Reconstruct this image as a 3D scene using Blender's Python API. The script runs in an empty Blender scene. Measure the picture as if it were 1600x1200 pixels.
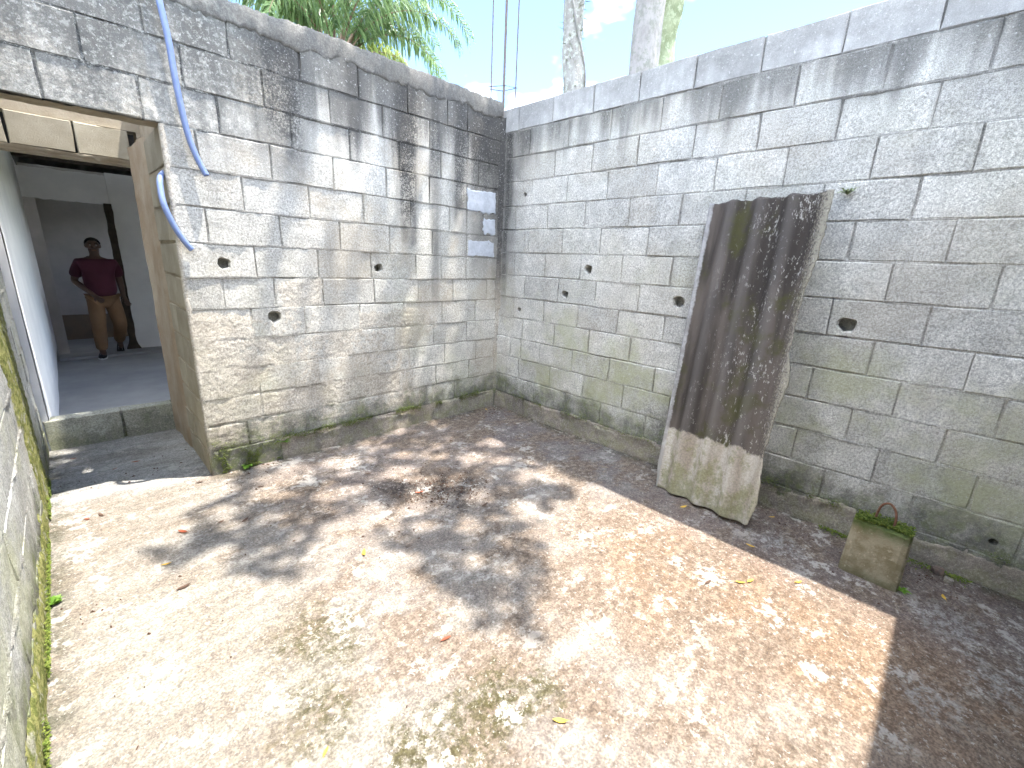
import bpy, bmesh, math, random
import numpy as np
from mathutils import Vector, Matrix, noise as mn

random.seed(7)
rng = np.random.default_rng(11)
SC = bpy.context.scene
COL = SC.collection

# ------------------------------------------------------------------ camera
cam_d = bpy.data.cameras.new('camera')
cam = bpy.data.objects.new('camera', cam_d)
COL.objects.link(cam)
cam_d.sensor_fit = 'HORIZONTAL'
cam_d.sensor_width = 36.0
cam_d.lens = 15.443
cam_d.clip_start = 0.02
cam_d.clip_end = 2000
RT = Vector((0.70761, -0.70526, 0.04352))
DN = Vector((-0.15923, -0.21917, -0.96261))
FW = Vector((0.68842, 0.67422, -0.26739))
CAM = Vector((-3.0433, -3.2436, 1.4617))
m = Matrix.Identity(4)
for i in range(3):
    m[i][0] = RT[i]; m[i][1] = -DN[i]; m[i][2] = -FW[i]; m[i][3] = CAM[i]
cam.matrix_world = m
SC.camera = cam

# ------------------------------------------------------------------ sun and sky
SX, SY = -0.232, 0.155                      # sun ray: travel per metre of fall
sun_dir = Vector((SX, SY, -1)).normalized()
SUN_EL = math.asin(-sun_dir.z)
to_sun = -sun_dir
SUN_AZ = math.atan2(to_sun.x, to_sun.y)     # clockwise from +Y
sl = bpy.data.lights.new('sun', 'SUN')
sl.energy = 2.0
sl.angle = math.radians(0.53)
sl.color = (1.0, 0.95, 0.87)
so = bpy.data.objects.new('sun', sl)
so.rotation_euler = sun_dir.to_track_quat('-Z', 'Y').to_euler()
so.location = (3, -2, 14)
COL.objects.link(so)

W = bpy.data.worlds.new('World')
SC.world = W
W.use_nodes = True
wn = W.node_tree.nodes; wl = W.node_tree.links
wn.clear()
w_out = wn.new('ShaderNodeOutputWorld')
w_bg = wn.new('ShaderNodeBackground')
w_sky = wn.new('ShaderNodeTexSky')
w_sky.sky_type = 'NISHITA'
w_sky.sun_disc = False
w_sky.sun_elevation = SUN_EL
w_sky.sun_rotation = SUN_AZ
w_sky.air_density = 0.8
w_sky.dust_density = 0.0
w_sky.ozone_density = 3.0
w_bg.inputs['Strength'].default_value = 0.08
w_tc = wn.new('ShaderNodeTexCoord')
w_no = wn.new('ShaderNodeTexNoise')
w_no.inputs['Scale'].default_value = 2.3
w_no.inputs['Detail'].default_value = 5
w_no.inputs['Roughness'].default_value = 0.55
w_mp = wn.new('ShaderNodeMapping')
w_mp.inputs['Scale'].default_value = (1, 1, 1.8)
w_mp.inputs['Location'].default_value = (2.9, 5.1, -1.3)
wl.new(w_tc.outputs['Generated'], w_mp.inputs['Vector'])
wl.new(w_mp.outputs['Vector'], w_no.inputs['Vector'])
w_mr = wn.new('ShaderNodeMapRange')
w_mr.interpolation_type = 'SMOOTHSTEP'
w_mr.inputs['From Min'].default_value = 0.50
w_mr.inputs['From Max'].default_value = 0.68
wl.new(w_no.outputs['Fac'], w_mr.inputs['Value'])
w_mx = wn.new('ShaderNodeMix'); w_mx.data_type = 'RGBA'
wl.new(w_mr.outputs['Result'], w_mx.inputs['Factor'])
wl.new(w_sky.outputs['Color'], w_mx.inputs[6])
w_mx.inputs[7].default_value = (39.5, 41.5, 44, 1)
wl.new(w_mx.outputs[2], w_bg.inputs['Color'])
wl.new(w_bg.outputs['Background'], w_out.inputs['Surface'])

SC.view_settings.view_transform = 'Standard'
SC.view_settings.look = 'None'
SC.view_settings.gamma = 1.0
SC.view_settings.use_curve_mapping = False
SC.view_settings.exposure = 2.95
SC.render.resolution_x = 1024
SC.render.resolution_y = 768
try:
    SC.cycles.max_bounces = 6
    SC.cycles.diffuse_bounces = 5
    SC.cycles.adaptive_threshold = 0.035
    SC.cycles.use_denoising = True
except Exception:
    pass


# ------------------------------------------------------------------ material helper
class NT:
    def __init__(self, name):
        self.m = bpy.data.materials.new(name)
        self.m.use_nodes = True
        self.t = self.m.node_tree
        self.t.nodes.clear()
        self.out = self.t.nodes.new('ShaderNodeOutputMaterial')
        g = self.t.nodes.new('ShaderNodeNewGeometry')
        self.pos = g.outputs['Position']
        s = self.t.nodes.new('ShaderNodeSeparateXYZ')
        self.t.links.new(self.pos, s.inputs[0])
        self.x, self.y, self.z = s.outputs
        oi = self.t.nodes.new('ShaderNodeObjectInfo')
        self.rnd = oi.outputs['Random']

    def put(self, sock, v):
        if isinstance(v, (int, float)):
            sock.default_value = v
        elif isinstance(v, (tuple, list)):
            v = tuple(v)
            if sock.type == 'RGBA' and len(v) == 3:
                v = v + (1.0,)
            sock.default_value = v
        else:
            self.t.links.new(v, sock)

    def math(self, op, a, b=0.0, clamp=False):
        n = self.t.nodes.new('ShaderNodeMath'); n.operation = op; n.use_clamp = clamp
        self.put(n.inputs[0], a); self.put(n.inputs[1], b)
        return n.outputs[0]

    def mul(self, a, b): return self.math('MULTIPLY', a, b)
    def add(self, a, b): return self.math('ADD', a, b)

    def ramp(self, v, a, b, c=0.0, d=1.0):
        n = self.t.nodes.new('ShaderNodeMapRange'); n.interpolation_type = 'SMOOTHSTEP'
        self.put(n.inputs['Value'], v)
        n.inputs['From Min'].default_value = a; n.inputs['From Max'].default_value = b
        n.inputs['To Min'].default_value = c; n.inputs['To Max'].default_value = d
        return n.outputs['Result']

    def vec(self, sx, sy, sz, off=(0, 0, 0)):
        n = self.t.nodes.new('ShaderNodeMapping')
        self.put(n.inputs['Vector'], self.pos)
        n.inputs['Scale'].default_value = (sx, sy, sz)
        n.inputs['Location'].default_value = off
        return n.outputs[0]

    def noise(self, scale, detail=4, rough=0.6, vec=None, dist=0.0):
        n = self.t.nodes.new('ShaderNodeTexNoise')
        n.inputs['Scale'].default_value = scale
        n.inputs['Detail'].default_value = detail
        n.inputs['Roughness'].default_value = rough
        n.inputs['Distortion'].default_value = dist
        self.put(n.inputs['Vector'], vec if vec is not None else self.pos)
        return n.outputs['Fac']

    def vor(self, scale, vec=None, feat='F1'):
        n = self.t.nodes.new('ShaderNodeTexVoronoi'); n.feature = feat
        n.inputs['Scale'].default_value = scale
        self.put(n.inputs['Vector'], vec if vec is not None else self.pos)
        return n.outputs['Distance']

    def mix(self, f, a, b):
        n = self.t.nodes.new('ShaderNodeMix'); n.data_type = 'RGBA'
        self.put(n.inputs['Factor'], f); self.put(n.inputs[6], a); self.put(n.inputs[7], b)
        return n.outputs[2]

    def mulc(self, c, v):
        n = self.t.nodes.new('ShaderNodeMix'); n.data_type = 'RGBA'; n.blend_type = 'MULTIPLY'
        n.inputs['Factor'].default_value = 1.0
        self.put(n.inputs[6], c)
        cb = self.t.nodes.new('ShaderNodeCombineColor')
        for i in range(3): self.put(cb.inputs[i], v)
        self.t.links.new(cb.outputs[0], n.inputs[7])
        return n.outputs[2]

    def spot(self, cx, cy, r0, r1, axes='xy', noisev=None, amp=0.0):
        a = {'x': self.x, 'y': self.y, 'z': self.z}
        dx = self.math('SUBTRACT', a[axes[0]], cx); dy = self.math('SUBTRACT', a[axes[1]], cy)
        d = self.math('SQRT', self.add(self.mul(dx, dx), self.mul(dy, dy)))
        if noisev is not None:
            d = self.add(d, self.mul(self.math('SUBTRACT', noisev, 0.5), amp))
        return self.ramp(d, r0, r1, 1.0, 0.0)

    def bump(self, h, strength=0.5, dist=0.004, prev=None):
        n = self.t.nodes.new('ShaderNodeBump')
        n.inputs['Strength'].default_value = strength
        n.inputs['Distance'].default_value = dist
        self.put(n.inputs['Height'], h)
        if prev is not None: self.t.links.new(prev, n.inputs['Normal'])
        return n.outputs[0]

    def done(self, col, rough=0.9, spec=0.25, normal=None, trans=None, metal=0.0):
        b = self.t.nodes.new('ShaderNodeBsdfPrincipled')
        self.put(b.inputs['Base Color'], col)
        self.put(b.inputs['Roughness'], rough)
        b.inputs['Specular IOR Level'].default_value = spec
        b.inputs['Metallic'].default_value = metal
        if normal is not None: self.t.links.new(normal, b.inputs['Normal'])
        sh = b.outputs[0]
        if trans is not None:
            tr = self.t.nodes.new('ShaderNodeBsdfTranslucent')
            self.put(tr.inputs['Color'], col)
            mx = self.t.nodes.new('ShaderNodeMixShader')
            mx.inputs[0].default_value = trans
            self.t.links.new(sh, mx.inputs[1]); self.t.links.new(tr.outputs[0], mx.inputs[2])
            sh = mx.outputs[0]
        self.t.links.new(sh, self.out.inputs['Surface'])
        return self.m


def plain(name, c1, c2, scale=20, rough=0.9, bump=0.3, bscale=60, bdist=0.003, spec=0.25, trans=None, metal=0.0, rnd=0.0):
    k = NT(name)
    f = k.noise(scale, 5, 0.65)
    col = k.mix(k.ramp(f, 0.3, 0.7), c1, c2)
    if rnd: col = k.mulc(col, k.add(k.mul(k.rnd, rnd), 1 - rnd / 2))
    nb = k.bump(k.noise(bscale, 5, 0.7), bump, bdist) if bump else None
    return k.done(col, rough, spec, nb, trans, metal)


def wall_mat(name, axis, base=(0.40, 0.39, 0.37), base2=(0.33, 0.325, 0.315), dark_top=0.8, streak=0.7, moss=0.8,
             warm=0.0, moss_top=0.32, lichen=0.0, top0=1.5, smooth=False, corner=1.0, greenish=0.3, runs=(), flecks=0.34):
    """weathered hollow concrete block; axis = the horizontal coordinate along the wall"""
    k = NT(name)
    u = k.x if axis == 'x' else k.y
    big = k.noise(1.6, 2, 0.6)
    med = k.noise(9, 3, 0.68)
    fine = k.noise(80, 3, 0.8)
    grit = k.noise(230, 1, 0.5)
    col = k.mix(k.ramp(big, 0.35, 0.65), base, base2)
    col = k.mulc(col, k.add(k.mul(k.rnd, 0.24), 0.86))
    col = k.mulc(col, k.ramp(med, 0.25, 0.75, 0.84, 1.14))
    col = k.mulc(col, k.ramp(fine, 0.32, 0.68, 0.66 if not smooth else 0.88, 1.30 if not smooth else 1.10))
    col = k.mulc(col, k.ramp(grit, 0.35, 0.65, 0.80 if not smooth else 0.92, 1.18 if not smooth else 1.07))
    if warm:
        col = k.mix(k.mul(k.ramp(k.noise(2.2, 4, 0.6, k.vec(1, 1, 1, (3, 1, 5))), 0.45, 0.62), warm), col, (0.36, 0.30, 0.22))
    # algae green film
    g = k.mul(k.mul(k.ramp(k.add(k.noise(1.7, 4, 0.7, k.vec(1, 1, 1, (9, 4, 2))), k.mul(k.math('SUBTRACT', fine, .5), .25)), 0.44, 0.66), greenish), k.ramp(k.z, 1.75, 0.5, 0.12, 1.0))
    col = k.mix(g, col, (0.34, 0.345, 0.20))
    # soot black growth running down from the wall head
    st = k.noise(1.0, 3, 0.62, k.vec(5.2, 5.2, 0.5))
    st2 = k.noise(1.0, 2, 0.6, k.vec(17, 17, 1.1, (2, 7, 1)))
    hgt = k.ramp(k.z, top0, 2.85)
    sm = k.add(k.mul(hgt, 0.42), k.add(k.mul(st, 0.62), k.mul(st2, 0.2)))
    sm = k.add(sm, k.mul(k.math('SUBTRACT', fine, 0.5), 0.42))
    m1 = k.mul(k.ramp(sm, 0.52, 0.74), dark_top)
    m1 = k.mul(m1, k.ramp(k.z, 0.75, 1.5))
    col = k.mix(m1, col, (0.050, 0.048, 0.046))
    # vertical runs lower down
    m2 = k.mul(k.mul(k.ramp(k.noise(1.0, 2, 0.5, k.vec(3.1, 3.1, 0.22, (5, 5, 5))), 0.55, 0.72), k.ramp(k.z, 0.9, 1.5)), streak)
    m2 = k.mul(m2, k.ramp(fine, 0.34, 0.6))
    col = k.mix(m2, col, (0.10, 0.097, 0.092))
    if runs:
        for (uc, wd, zt, zb, am) in runs:          # heavy mould runs below leaks in the coping
            dd = k.math('ABSOLUTE', k.math('SUBTRACT', k.add(u, k.mul(k.math('SUBTRACT', st2, 0.5), 0.10)), uc))
            rm = k.mul(k.ramp(dd, wd * 0.25, wd, 1, 0), k.ramp(k.add(k.z, k.mul(k.math('SUBTRACT', med, .5), .5)), zb - .25, zb + .35))
            rm = k.mul(rm, k.ramp(k.add(fine, k.mul(k.math('SUBTRACT', med, .5), .5)), 0.30, 0.56))
            col = k.mix(k.mul(rm, am), col, (0.045, 0.043, 0.041))
    if corner:
        ab = k.math('ABSOLUTE', u)
        cm = k.mul(k.ramp(k.add(ab, k.mul(k.math('SUBTRACT', k.noise(5, 4, 0.6), 0.5), 0.5)), 0.0, 0.42, 1, 0), k.ramp(k.z, 0.95, 2.2))
        cm = k.mul(k.mul(cm, corner), k.ramp(fine, 0.25, 0.6, 0.5, 1))
        col = k.mix(cm, col, (0.055, 0.053, 0.05))
    if lichen:
        lm = k.mul(k.ramp(u, -1.75, -2.35), k.ramp(k.z, 1.98, 2.12))
        ln = k.noise(19, 5, 0.8)
        col = k.mix(k.mul(k.mul(lm, k.ramp(ln, 0.38, 0.58)), 0.62), col, (0.11, 0.112, 0.105))
        ln2 = k.noise(34, 5, 0.8, k.vec(1, 1, 1, (4, 4, 4)))
        col = k.mix(k.mul(k.mul(lm, k.ramp(ln2, 0.50, 0.62)), lichen), col, (0.46, 0.46, 0.42))
    # pale lichen flecks
    fl = k.ramp(k.noise(62, 2, 0.7, k.vec(1, 1, 1, (1, 8, 3))), 0.62, 0.69)
    col = k.mix(k.mul(fl, flecks), col, (0.62, 0.61, 0.58))
    # moss and damp at the foot
    mz = k.add(k.z, k.mul(k.math('SUBTRACT', k.noise(4.5, 3, 0.7), 0.5), 0.55))
    mm = k.mul(k.ramp(mz, moss_top * 0.35, moss_top * 1.25, 1, 0), moss)
    mc = k.mix(k.ramp(k.noise(14, 2, 0.7), 0.42, 0.62), (0.075, 0.075, 0.062), (0.085, 0.105, 0.032))
    mc = k.mix(k.ramp(fine, 0.55, 0.7), mc, (0.22, 0.21, 0.17))
    col = k.mix(mm, col, mc)
    h = k.add(k.mul(fine, 0.6), k.mul(grit, 0.35))
    nb = k.bump(h, 0.55 if not smooth else 0.25, 0.006 if not smooth else 0.003)
    nb = k.bump(med, 0.5, 0.012, nb)
    return k.done(col, 0.95, 0.15, nb)


M = {}
RUNS_R = [(-.30, .16, 2.6, 2.40, .8), (-.62, .10, 2.6, 2.42, .7), (-1.12, .07, 2.6, 2.38, .8), (-1.95, .22, 2.6, 2.40, .35), (-2.65, .30, 2.6, 2.36, .35), (-3.15, .25, 2.6, 2.33, .45), (-.12, .07, 2.6, 1.9, .7), (-.09, .05, 1.4, 1.15, .8)]
RUNS = [(-1.0, .15, 2.7, 1.55, .93), (-1.90, .24, 2.7, 1.95, .92), (-.48, .13, 2.7, 1.7, .85), (-1.42, .12, 2.7, 2.3, .75), (-.22, .26, 2.7, 2.1, .9), (-2.3, .12, 2.7, 2.2, .6), (-.74, .07, 1.6, 1.1, .6), (-.25, .2, 1.5, 1.30, .55)]
M['blk_left'] = wall_mat('block_concrete_streaked', 'x', (0.51, 0.485, 0.43), (0.44, 0.42, 0.375), 0.82, 0.6, 0.85, 0.4, 0.34, 0.38, 1.7, runs=RUNS)
M['blk_right'] = wall_mat('block_concrete_grey', 'y', (0.525, 0.51, 0.465), (0.475, 0.462, 0.422), 0.65, 0.25, 0.8, 0.2, 0.36, 0.0, 2.0, False, 0.8, 0.75, RUNS_R)
M['blk_side'] = wall_mat('block_concrete_sunny', 'y', (0.37, 0.37, 0.35), (0.32, 0.32, 0.30), 0.2, 0.2, 0.8, 0.1, 0.28, 0.0, 2.0, False, 0.0, 0.5)
M['blk_new'] = wall_mat('block_concrete_newer', 'y', (0.40, 0.392, 0.375), (0.355, 0.35, 0.335), 0.30, 0.1, 0.0, 0.0, 0.1, 0.0, 2.35, True, 0.2, 0.1)
M['mortar_l'] = wall_mat('mortar_streaked', 'x', (0.42, 0.40, 0.35), (0.33, 0.31, 0.275), 0.9, 0.7, 0.85, 0.4, 0.34, 0.8, 1.35, runs=RUNS)
M['mortar_r'] = wall_mat('mortar_grey', 'y', (0.42, 0.405, 0.37), (0.32, 0.31, 0.285), 0.5, 0.3, 0.75, 0.2, 0.34, 0, 1.7, False, 0.75, 0.4)
M['fillet'] = wall_mat('stained_corner_mortar', 'y', (0.36, 0.33, 0.28), (0.26, 0.24, 0.21), 0.9, 0.8, 0.8, 0.3, 0.34, 0, 0.9, False, 1.0, 0.2, ((-.03, .12, 2.6, 1.25, .85),))
M['sill'] = wall_mat('sill_block_concrete', 'x', (0.42, 0.42, 0.37), (0.34, 0.345, 0.30), 0.0, 0.0, 0.35, 0.1, 0.12, 0, 3, False, 0, 0.5)
M['footing'] = wall_mat('footing_concrete', 'x', (0.40, 0.34, 0.29), (0.30, 0.26, 0.23), 0.0, 0.0, 0.45, 0.4, 0.26, 0, 3, False, 0, 0.3)
M['render'] = wall_mat('rough_render', 'x', (0.49, 0.445, 0.375), (0.43, 0.395, 0.34), 0.2, 0.3, 0.8, 0.3, 0.30, 0, 1.6, False, 0, 0.2)
M['cope'] = wall_mat('coping_mortar', 'x', (0.235, 0.22, 0.195), (0.165, 0.157, 0.145), 0.6, 0.3, 0.0, 0.2, 0.1, 0.15, 2.0, False, 0.3, 0.2, (), 0.08)
M['patch'] = plain('smooth_cement_patch', (0.47, 0.49, 0.52), (0.36, 0.375, 0.40), 14, 0.85, 0.35, 60)
M['ochre'] = plain('ochre_block', (0.30, 0.265, 0.20), (0.385, 0.345, 0.27), 6, 0.95, 0.5, 110, 0.006, rnd=0.2)
M['ochre_mortar'] = plain('ochre_mortar', (0.31, 0.26, 0.19), (0.39, 0.335, 0.255), 7, 0.95, 0.5, 70, 0.006)
M['jamb'] = plain('brown_stained_render', (0.30, 0.225, 0.155), (0.385, 0.325, 0.25), 4, 0.95, 0.5, 60, 0.006)
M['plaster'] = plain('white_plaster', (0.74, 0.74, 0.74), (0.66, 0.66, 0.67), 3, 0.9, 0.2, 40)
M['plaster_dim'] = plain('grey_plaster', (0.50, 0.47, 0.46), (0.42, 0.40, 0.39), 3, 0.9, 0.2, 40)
M['dado'] = plain('bare_brown_plaster', (0.24, 0.18, 0.13), (0.19, 0.15, 0.12), 5, 0.9, 0.3, 40)
M['in_floor'] = plain('indoor_cement_floor', (0.28, 0.28, 0.285), (0.36, 0.355, 0.355), 2.5, 0.7, 0.15, 50)
M['roof'] = plain('dark_roof_sheet', (0.045, 0.045, 0.05), (0.07, 0.07, 0.075), 4, 0.9, 0.2, 30)
M['timber'] = plain('dark_rough_timber', (0.028, 0.022, 0.018), (0.055, 0.042, 0.032), 14, 0.9, 0.5, 50, 0.006)
M['rust'] = plain('rusty_steel', (0.12, 0.055, 0.032), (0.19, 0.10, 0.065), 60, 0.85, 0.4, 200, 0.001)
M['rebar'] = plain('grey_rusty_rebar', (0.10, 0.09, 0.09), (0.16, 0.12, 0.10), 40, 0.7, 0.3, 200, 0.001)
M['conduit'] = plain('blue_plastic', (0.13, 0.18, 0.33), (0.17, 0.22, 0.38), 15, 0.45, 0.1, 80, 0.001, 0.4)
M['earth'] = plain('garden_earth', (0.10, 0.085, 0.05), (0.09, 0.11, 0.04), 0.8, 0.95, 0.5, 12, 0.03)


def floor_mat():
    k = NT('weathered_yard_concrete')
    big = k.noise(1.1, 3, 0.62)
    med = k.noise(5.5, 5, 0.7)
    sm = k.noise(26, 3, 0.75)
    fine = k.noise(110, 2, 0.7)
    drag = k.noise(1.0, 4, 0.65, k.vec(2.2, 7.5, 1))
    col = k.mix(k.ramp(med, 0.34, 0.64), (0.25, 0.21, 0.18), (0.41, 0.37, 0.325))
    # redder towards the right-hand wall, paler towards the door side
    red = k.mul(k.ramp(k.add(k.x, k.mul(k.math('SUBTRACT', big, 0.5), 1.5)), -2.2, -1.05), k.ramp(k.y, -1.6, -2.4))
    col = k.mix(k.mul(red, 0.85), col, k.mix(k.ramp(sm, 0.35, 0.65), (0.25, 0.155, 0.092), (0.34, 0.235, 0.155)))
    back = k.mul(k.ramp(k.y, -1.9, -0.7), k.ramp(k.add(k.x, k.mul(big, 0.8)), -2.3, -1.2))
    col = k.mix(k.mul(back, 0.6), col, k.mix(k.ramp(drag, 0.35, 0.65), (0.215, 0.155, 0.13), (0.33, 0.265, 0.235)))
    sh = k.ramp(k.x, -0.95, -0.45)  # right wall's shadow strip, its grey-purple shade painted into the floor colour
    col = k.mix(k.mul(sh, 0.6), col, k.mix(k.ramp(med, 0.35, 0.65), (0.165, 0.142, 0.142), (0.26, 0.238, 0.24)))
    dirt = k.mul(k.ramp(k.noise(2.6, 5, .72, k.vec(1, 1.5, 1, (4, 4, 4))), .46, .58), .85)
    col = k.mix(dirt, col, k.mix(k.ramp(sm, .35, .65), (0.20, 0.145, 0.105), (0.30, 0.235, 0.18)))
    pale = k.ramp(k.add(k.x, k.mul(k.math('SUBTRACT', med, 0.5), 0.8)), -2.25, -2.85)
    col = k.mix(k.mul(pale, 0.6), col, k.mix(k.ramp(drag, 0.34, 0.66), (0.31, 0.265, 0.215), (0.46, 0.43, 0.375)))
    thr = k.mul(k.ramp(k.y, -.05, .25), k.ramp(k.x, -2.4, -2.6))  # shaded passage floor painted paler to lift its brightness
    col = k.mix(k.mul(thr, .8), col, k.mix(k.ramp(drag, .35, .65), (0.42, 0.41, 0.39), (0.60, 0.60, 0.585)))
    # dark mineral grit
    dk = k.ramp(k.noise(34, 5, 0.75, k.vec(1, 1, 1, (8, 1, 3))), 0.60, 0.70)
    col = k.mix(k.mul(dk, 0.55), col, (0.10, 0.085, 0.065))
    # moss islands
    nn = k.noise(7, 4, 0.75)
    brk = k.ramp(k.noise(30, 4, 0.75, k.vec(1, 1, 1, (6, 2, 1))), 0.36, 0.60)
    for (cx, cy, r) in [(-2.55, -1.74, .24), (-2.66, -2.06, .17), (-2.36, -2.40, .20), (-2.17, -2.42, .16), (-2.5, -2.35, .10), (-2.05, -2.50, .10)]:
        mk = k.mul(k.spot(cx, cy, r * 0.25, r * 1.1, 'xy', nn, 0.45), brk)
        col = k.mix(k.mul(mk, 0.85), col, (0.10, 0.088, 0.035))
    # old burnt / dirt patch
    for (cx, cy, r) in [(-1.60, -1.02, .20), (-1.38, -1.12, .22), (-1.72, -0.9, .14), (-1.5, -1.35, .12)]:
        mk = k.mul(k.spot(cx, cy, r * 0.35, r * 1.15, 'xy', nn, 0.35), k.ramp(sm, 0.36, 0.55))
        col = k.mix(k.mul(mk, 0.85), col, (0.06, 0.047, 0.04))
    # pale washed streaks on the shaded strip
    for (cx, cy, r) in [(-0.42, -2.85, .16), (-0.5, -3.55, .18), (-1.05, -3.5, .12), (-1.75, -0.35, .25), (-0.75, -3.75, .2)]:
        mk = k.mul(k.spot(cx, cy, r * 0.2, r * 1.2, 'xy', nn, 0.4), k.ramp(sm, 0.4, 0.6))
        col = k.mix(k.mul(mk, 0.6), col, (0.40, 0.395, 0.385))
    # damp green edges at wall feet
    edge = k.math('MAXIMUM', k.ramp(k.x, -0.16, -0.02), k.math('MAXIMUM', k.mul(k.ramp(k.y, -0.14, -0.02), k.ramp(k.x, -2.6, -2.45)), k.ramp(k.x, -3.18, -3.3)))
    edge = k.mul(edge, k.ramp(nn, 0.40, 0.6))
    col = k.mix(k.mul(edge, 0.75), col, (0.075, 0.078, 0.045))
    col = k.mulc(col, k.ramp(k.add(fine, k.mul(k.math('SUBTRACT', sm, .5), .6)), 0.28, 0.72, 0.36, 0.72))
    # scuffed white cement skin
    wm = k.mul(k.ramp(k.add(med, k.mul(k.math('SUBTRACT', sm, 0.5), 0.5)), 0.56, 0.64), k.ramp(big, 0.35, 0.55))
    col = k.mix(k.mul(wm, 0.6), col, (0.40, 0.38, 0.345))
    fl = k.ramp(k.noise(48, 4, 0.75, k.vec(1, 1, 1, (3, 3, 3))), 0.585, 0.64)
    col = k.mix(k.mul(fl, 0.5), col, (0.42, 0.40, 0.36))
    nb = k.bump(k.add(k.mul(fine, 0.5), k.mul(sm, 0.8)), 0.75, 0.009)
    nb = k.bump(k.add(drag, k.mul(med, .8)), 0.5, 0.02, nb)
    return k.done(col, 0.92, 0.2, nb)


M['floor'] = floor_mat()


def sheet_mat():
    k = NT('weathered_fibre_cement')
    tc = k.t.nodes.new('ShaderNodeTexCoord')
    s = k.t.nodes.new('ShaderNodeSeparateXYZ')
    k.t.links.new(tc.outputs['Object'], s.inputs[0])
    lx, ly, lz = s.outputs
    fine = k.noise(85, 4, 0.75); med = k.noise(12, 5, 0.7)
    run = k.noise(1.0, 4, 0.55, k.vec(9, 9, 0.9))
    dark = k.mix(k.ramp(run, 0.36, 0.66), (0.046, 0.038, 0.032), (0.115, 0.095, 0.080))
    dark = k.mix(k.mul(k.ramp(k.noise(3.5, 5, 0.65), 0.52, 0.66), 0.75), dark, (0.062, 0.060, 0.018))
    crest = k.math('COSINE', k.mul(k.math('SUBTRACT', lx, .055), 36.74))
    dark = k.mix(k.ramp(crest, .1, -1.0, 0, .35), dark, (0.15, 0.135, 0.125))  # ridges painted lighter than valleys so the wave shading shows
    fl = k.ramp(k.add(k.mul(k.noise(60, 4, 0.8, k.vec(1, 1, 0.45)), 0.75), k.mul(k.noise(6, 4, 0.6), 0.25)), 0.565, 0.615)
    dark = k.mix(k.mul(k.mul(fl, 0.75), k.ramp(k.add(lx, k.mul(k.noise(4, 3, .6), .5)), .25, .75)), dark, (0.44, 0.42, 0.38))
    pale = k.mix(k.ramp(run, 0.35, 0.65), (0.30, 0.25, 0.20), (0.46, 0.42, 0.36))
    pale = k.mix(k.mul(k.ramp(k.add(med, k.mul(k.ramp(lz, 0.30, 0.0), 0.12)), 0.47, 0.66), 0.65), pale, (0.19, 0.19, 0.08))
    pale = k.mulc(pale, k.ramp(fine, 0.3, 0.7, 0.75, 1.15))
    edge = k.add(lz, k.mul(k.math('SUBTRACT', k.noise(18, 4, 0.7), 0.5), 0.09))
    edge = k.add(edge, k.mul(k.math('SINE', k.mul(lx, 35.5)), 0.012))
    col = k.mix(k.ramp(edge, 0.425, 0.445), pale, dark)
    le = k.add(lx, k.mul(k.math('SUBTRACT', k.noise(30, 4, 0.7), 0.5), 0.02))
    col = k.mix(k.mul(k.ramp(le, 0.024, 0.015), .8), col, k.mix(k.ramp(med, .4, .6), (0.28, 0.27, 0.26), (0.44, 0.43, 0.42)))
    re = k.ramp(k.add(lx, k.mul(k.math('SUBTRACT', fine, 0.5), 0.3)), 0.60, 0.66)
    col = k.mix(k.mul(re, 0.55), col, (0.40, 0.37, 0.28))
    nb = k.bump(k.add(fine, k.mul(k.noise(200, 2, 0.6), 0.4)), 0.5, 0.004)
    return k.done(col, 0.85, 0.25, nb)


M['sheet'] = sheet_mat()


def weight_mat():
    k = NT('aged_concrete_weight')
    fine = k.noise(75, 4, 0.75)
    col = k.mix(k.ramp(k.noise(11, 5, 0.7), 0.36, 0.64), (0.20, 0.168, 0.10), (0.32, 0.285, 0.20))
    col = k.mix(k.mul(k.ramp(k.noise(42, 4, 0.75), 0.57, 0.66), 0.7), col, (0.42, 0.37, 0.27))
    g = k.mul(k.ramp(k.add(k.z, k.mul(k.noise(22, 4, 0.7), 0.12)), 0.28, 0.36), 0.9)
    col = k.mix(g, col, (0.055, 0.085, 0.018))
    foot = k.ramp(k.add(k.z, k.mul(k.noise(20, 4, 0.7), 0.08)), 0.10, 0.03)
    col = k.mix(k.mul(foot, 0.5), col, (0.07, 0.075, 0.03))
    return k.done(col, 0.95, 0.2, k.bump(fine, 0.6, 0.006))


M['weight'] = weight_mat()


def bark_mat(name, a, b, c):
    k = NT(name)
    col = k.mix(k.ramp(k.noise(9, 5, 0.7, k.vec(1, 1, 0.5)), 0.35, 0.65), a, b)
    col = k.mix(k.mul(k.ramp(k.noise(16, 5, 0.75), 0.5, 0.6), 0.8), col, c)
    return k.done(col, 0.95, 0.15, k.bump(k.noise(30, 5, 0.7, k.vec(1, 1, 0.35)), 0.7, 0.02))


M['bark'] = bark_mat('pale_lichen_bark', (0.23, 0.215, 0.20), (0.33, 0.32, 0.30), (0.44, 0.46, 0.42))
M['bark2'] = bark_mat('smooth_grey_bark', (0.24, 0.225, 0.22), (0.33, 0.31, 0.30), (0.21, 0.215, 0.185))
M['bark3'] = bark_mat('mossy_bark', (0.20, 0.23, 0.14), (0.30, 0.33, 0.22), (0.38, 0.42, 0.30))


def leaf_mat(name, c1, c2, trans=0.35, rough=0.45):
    k = NT(name)
    g = k.t.nodes.new('ShaderNodeNewGeometry')
    r = g.outputs['Random Per Island']
    col = k.mix(r, c1, c2)
    return k.done(col, rough, 0.35, None, trans)


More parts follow.
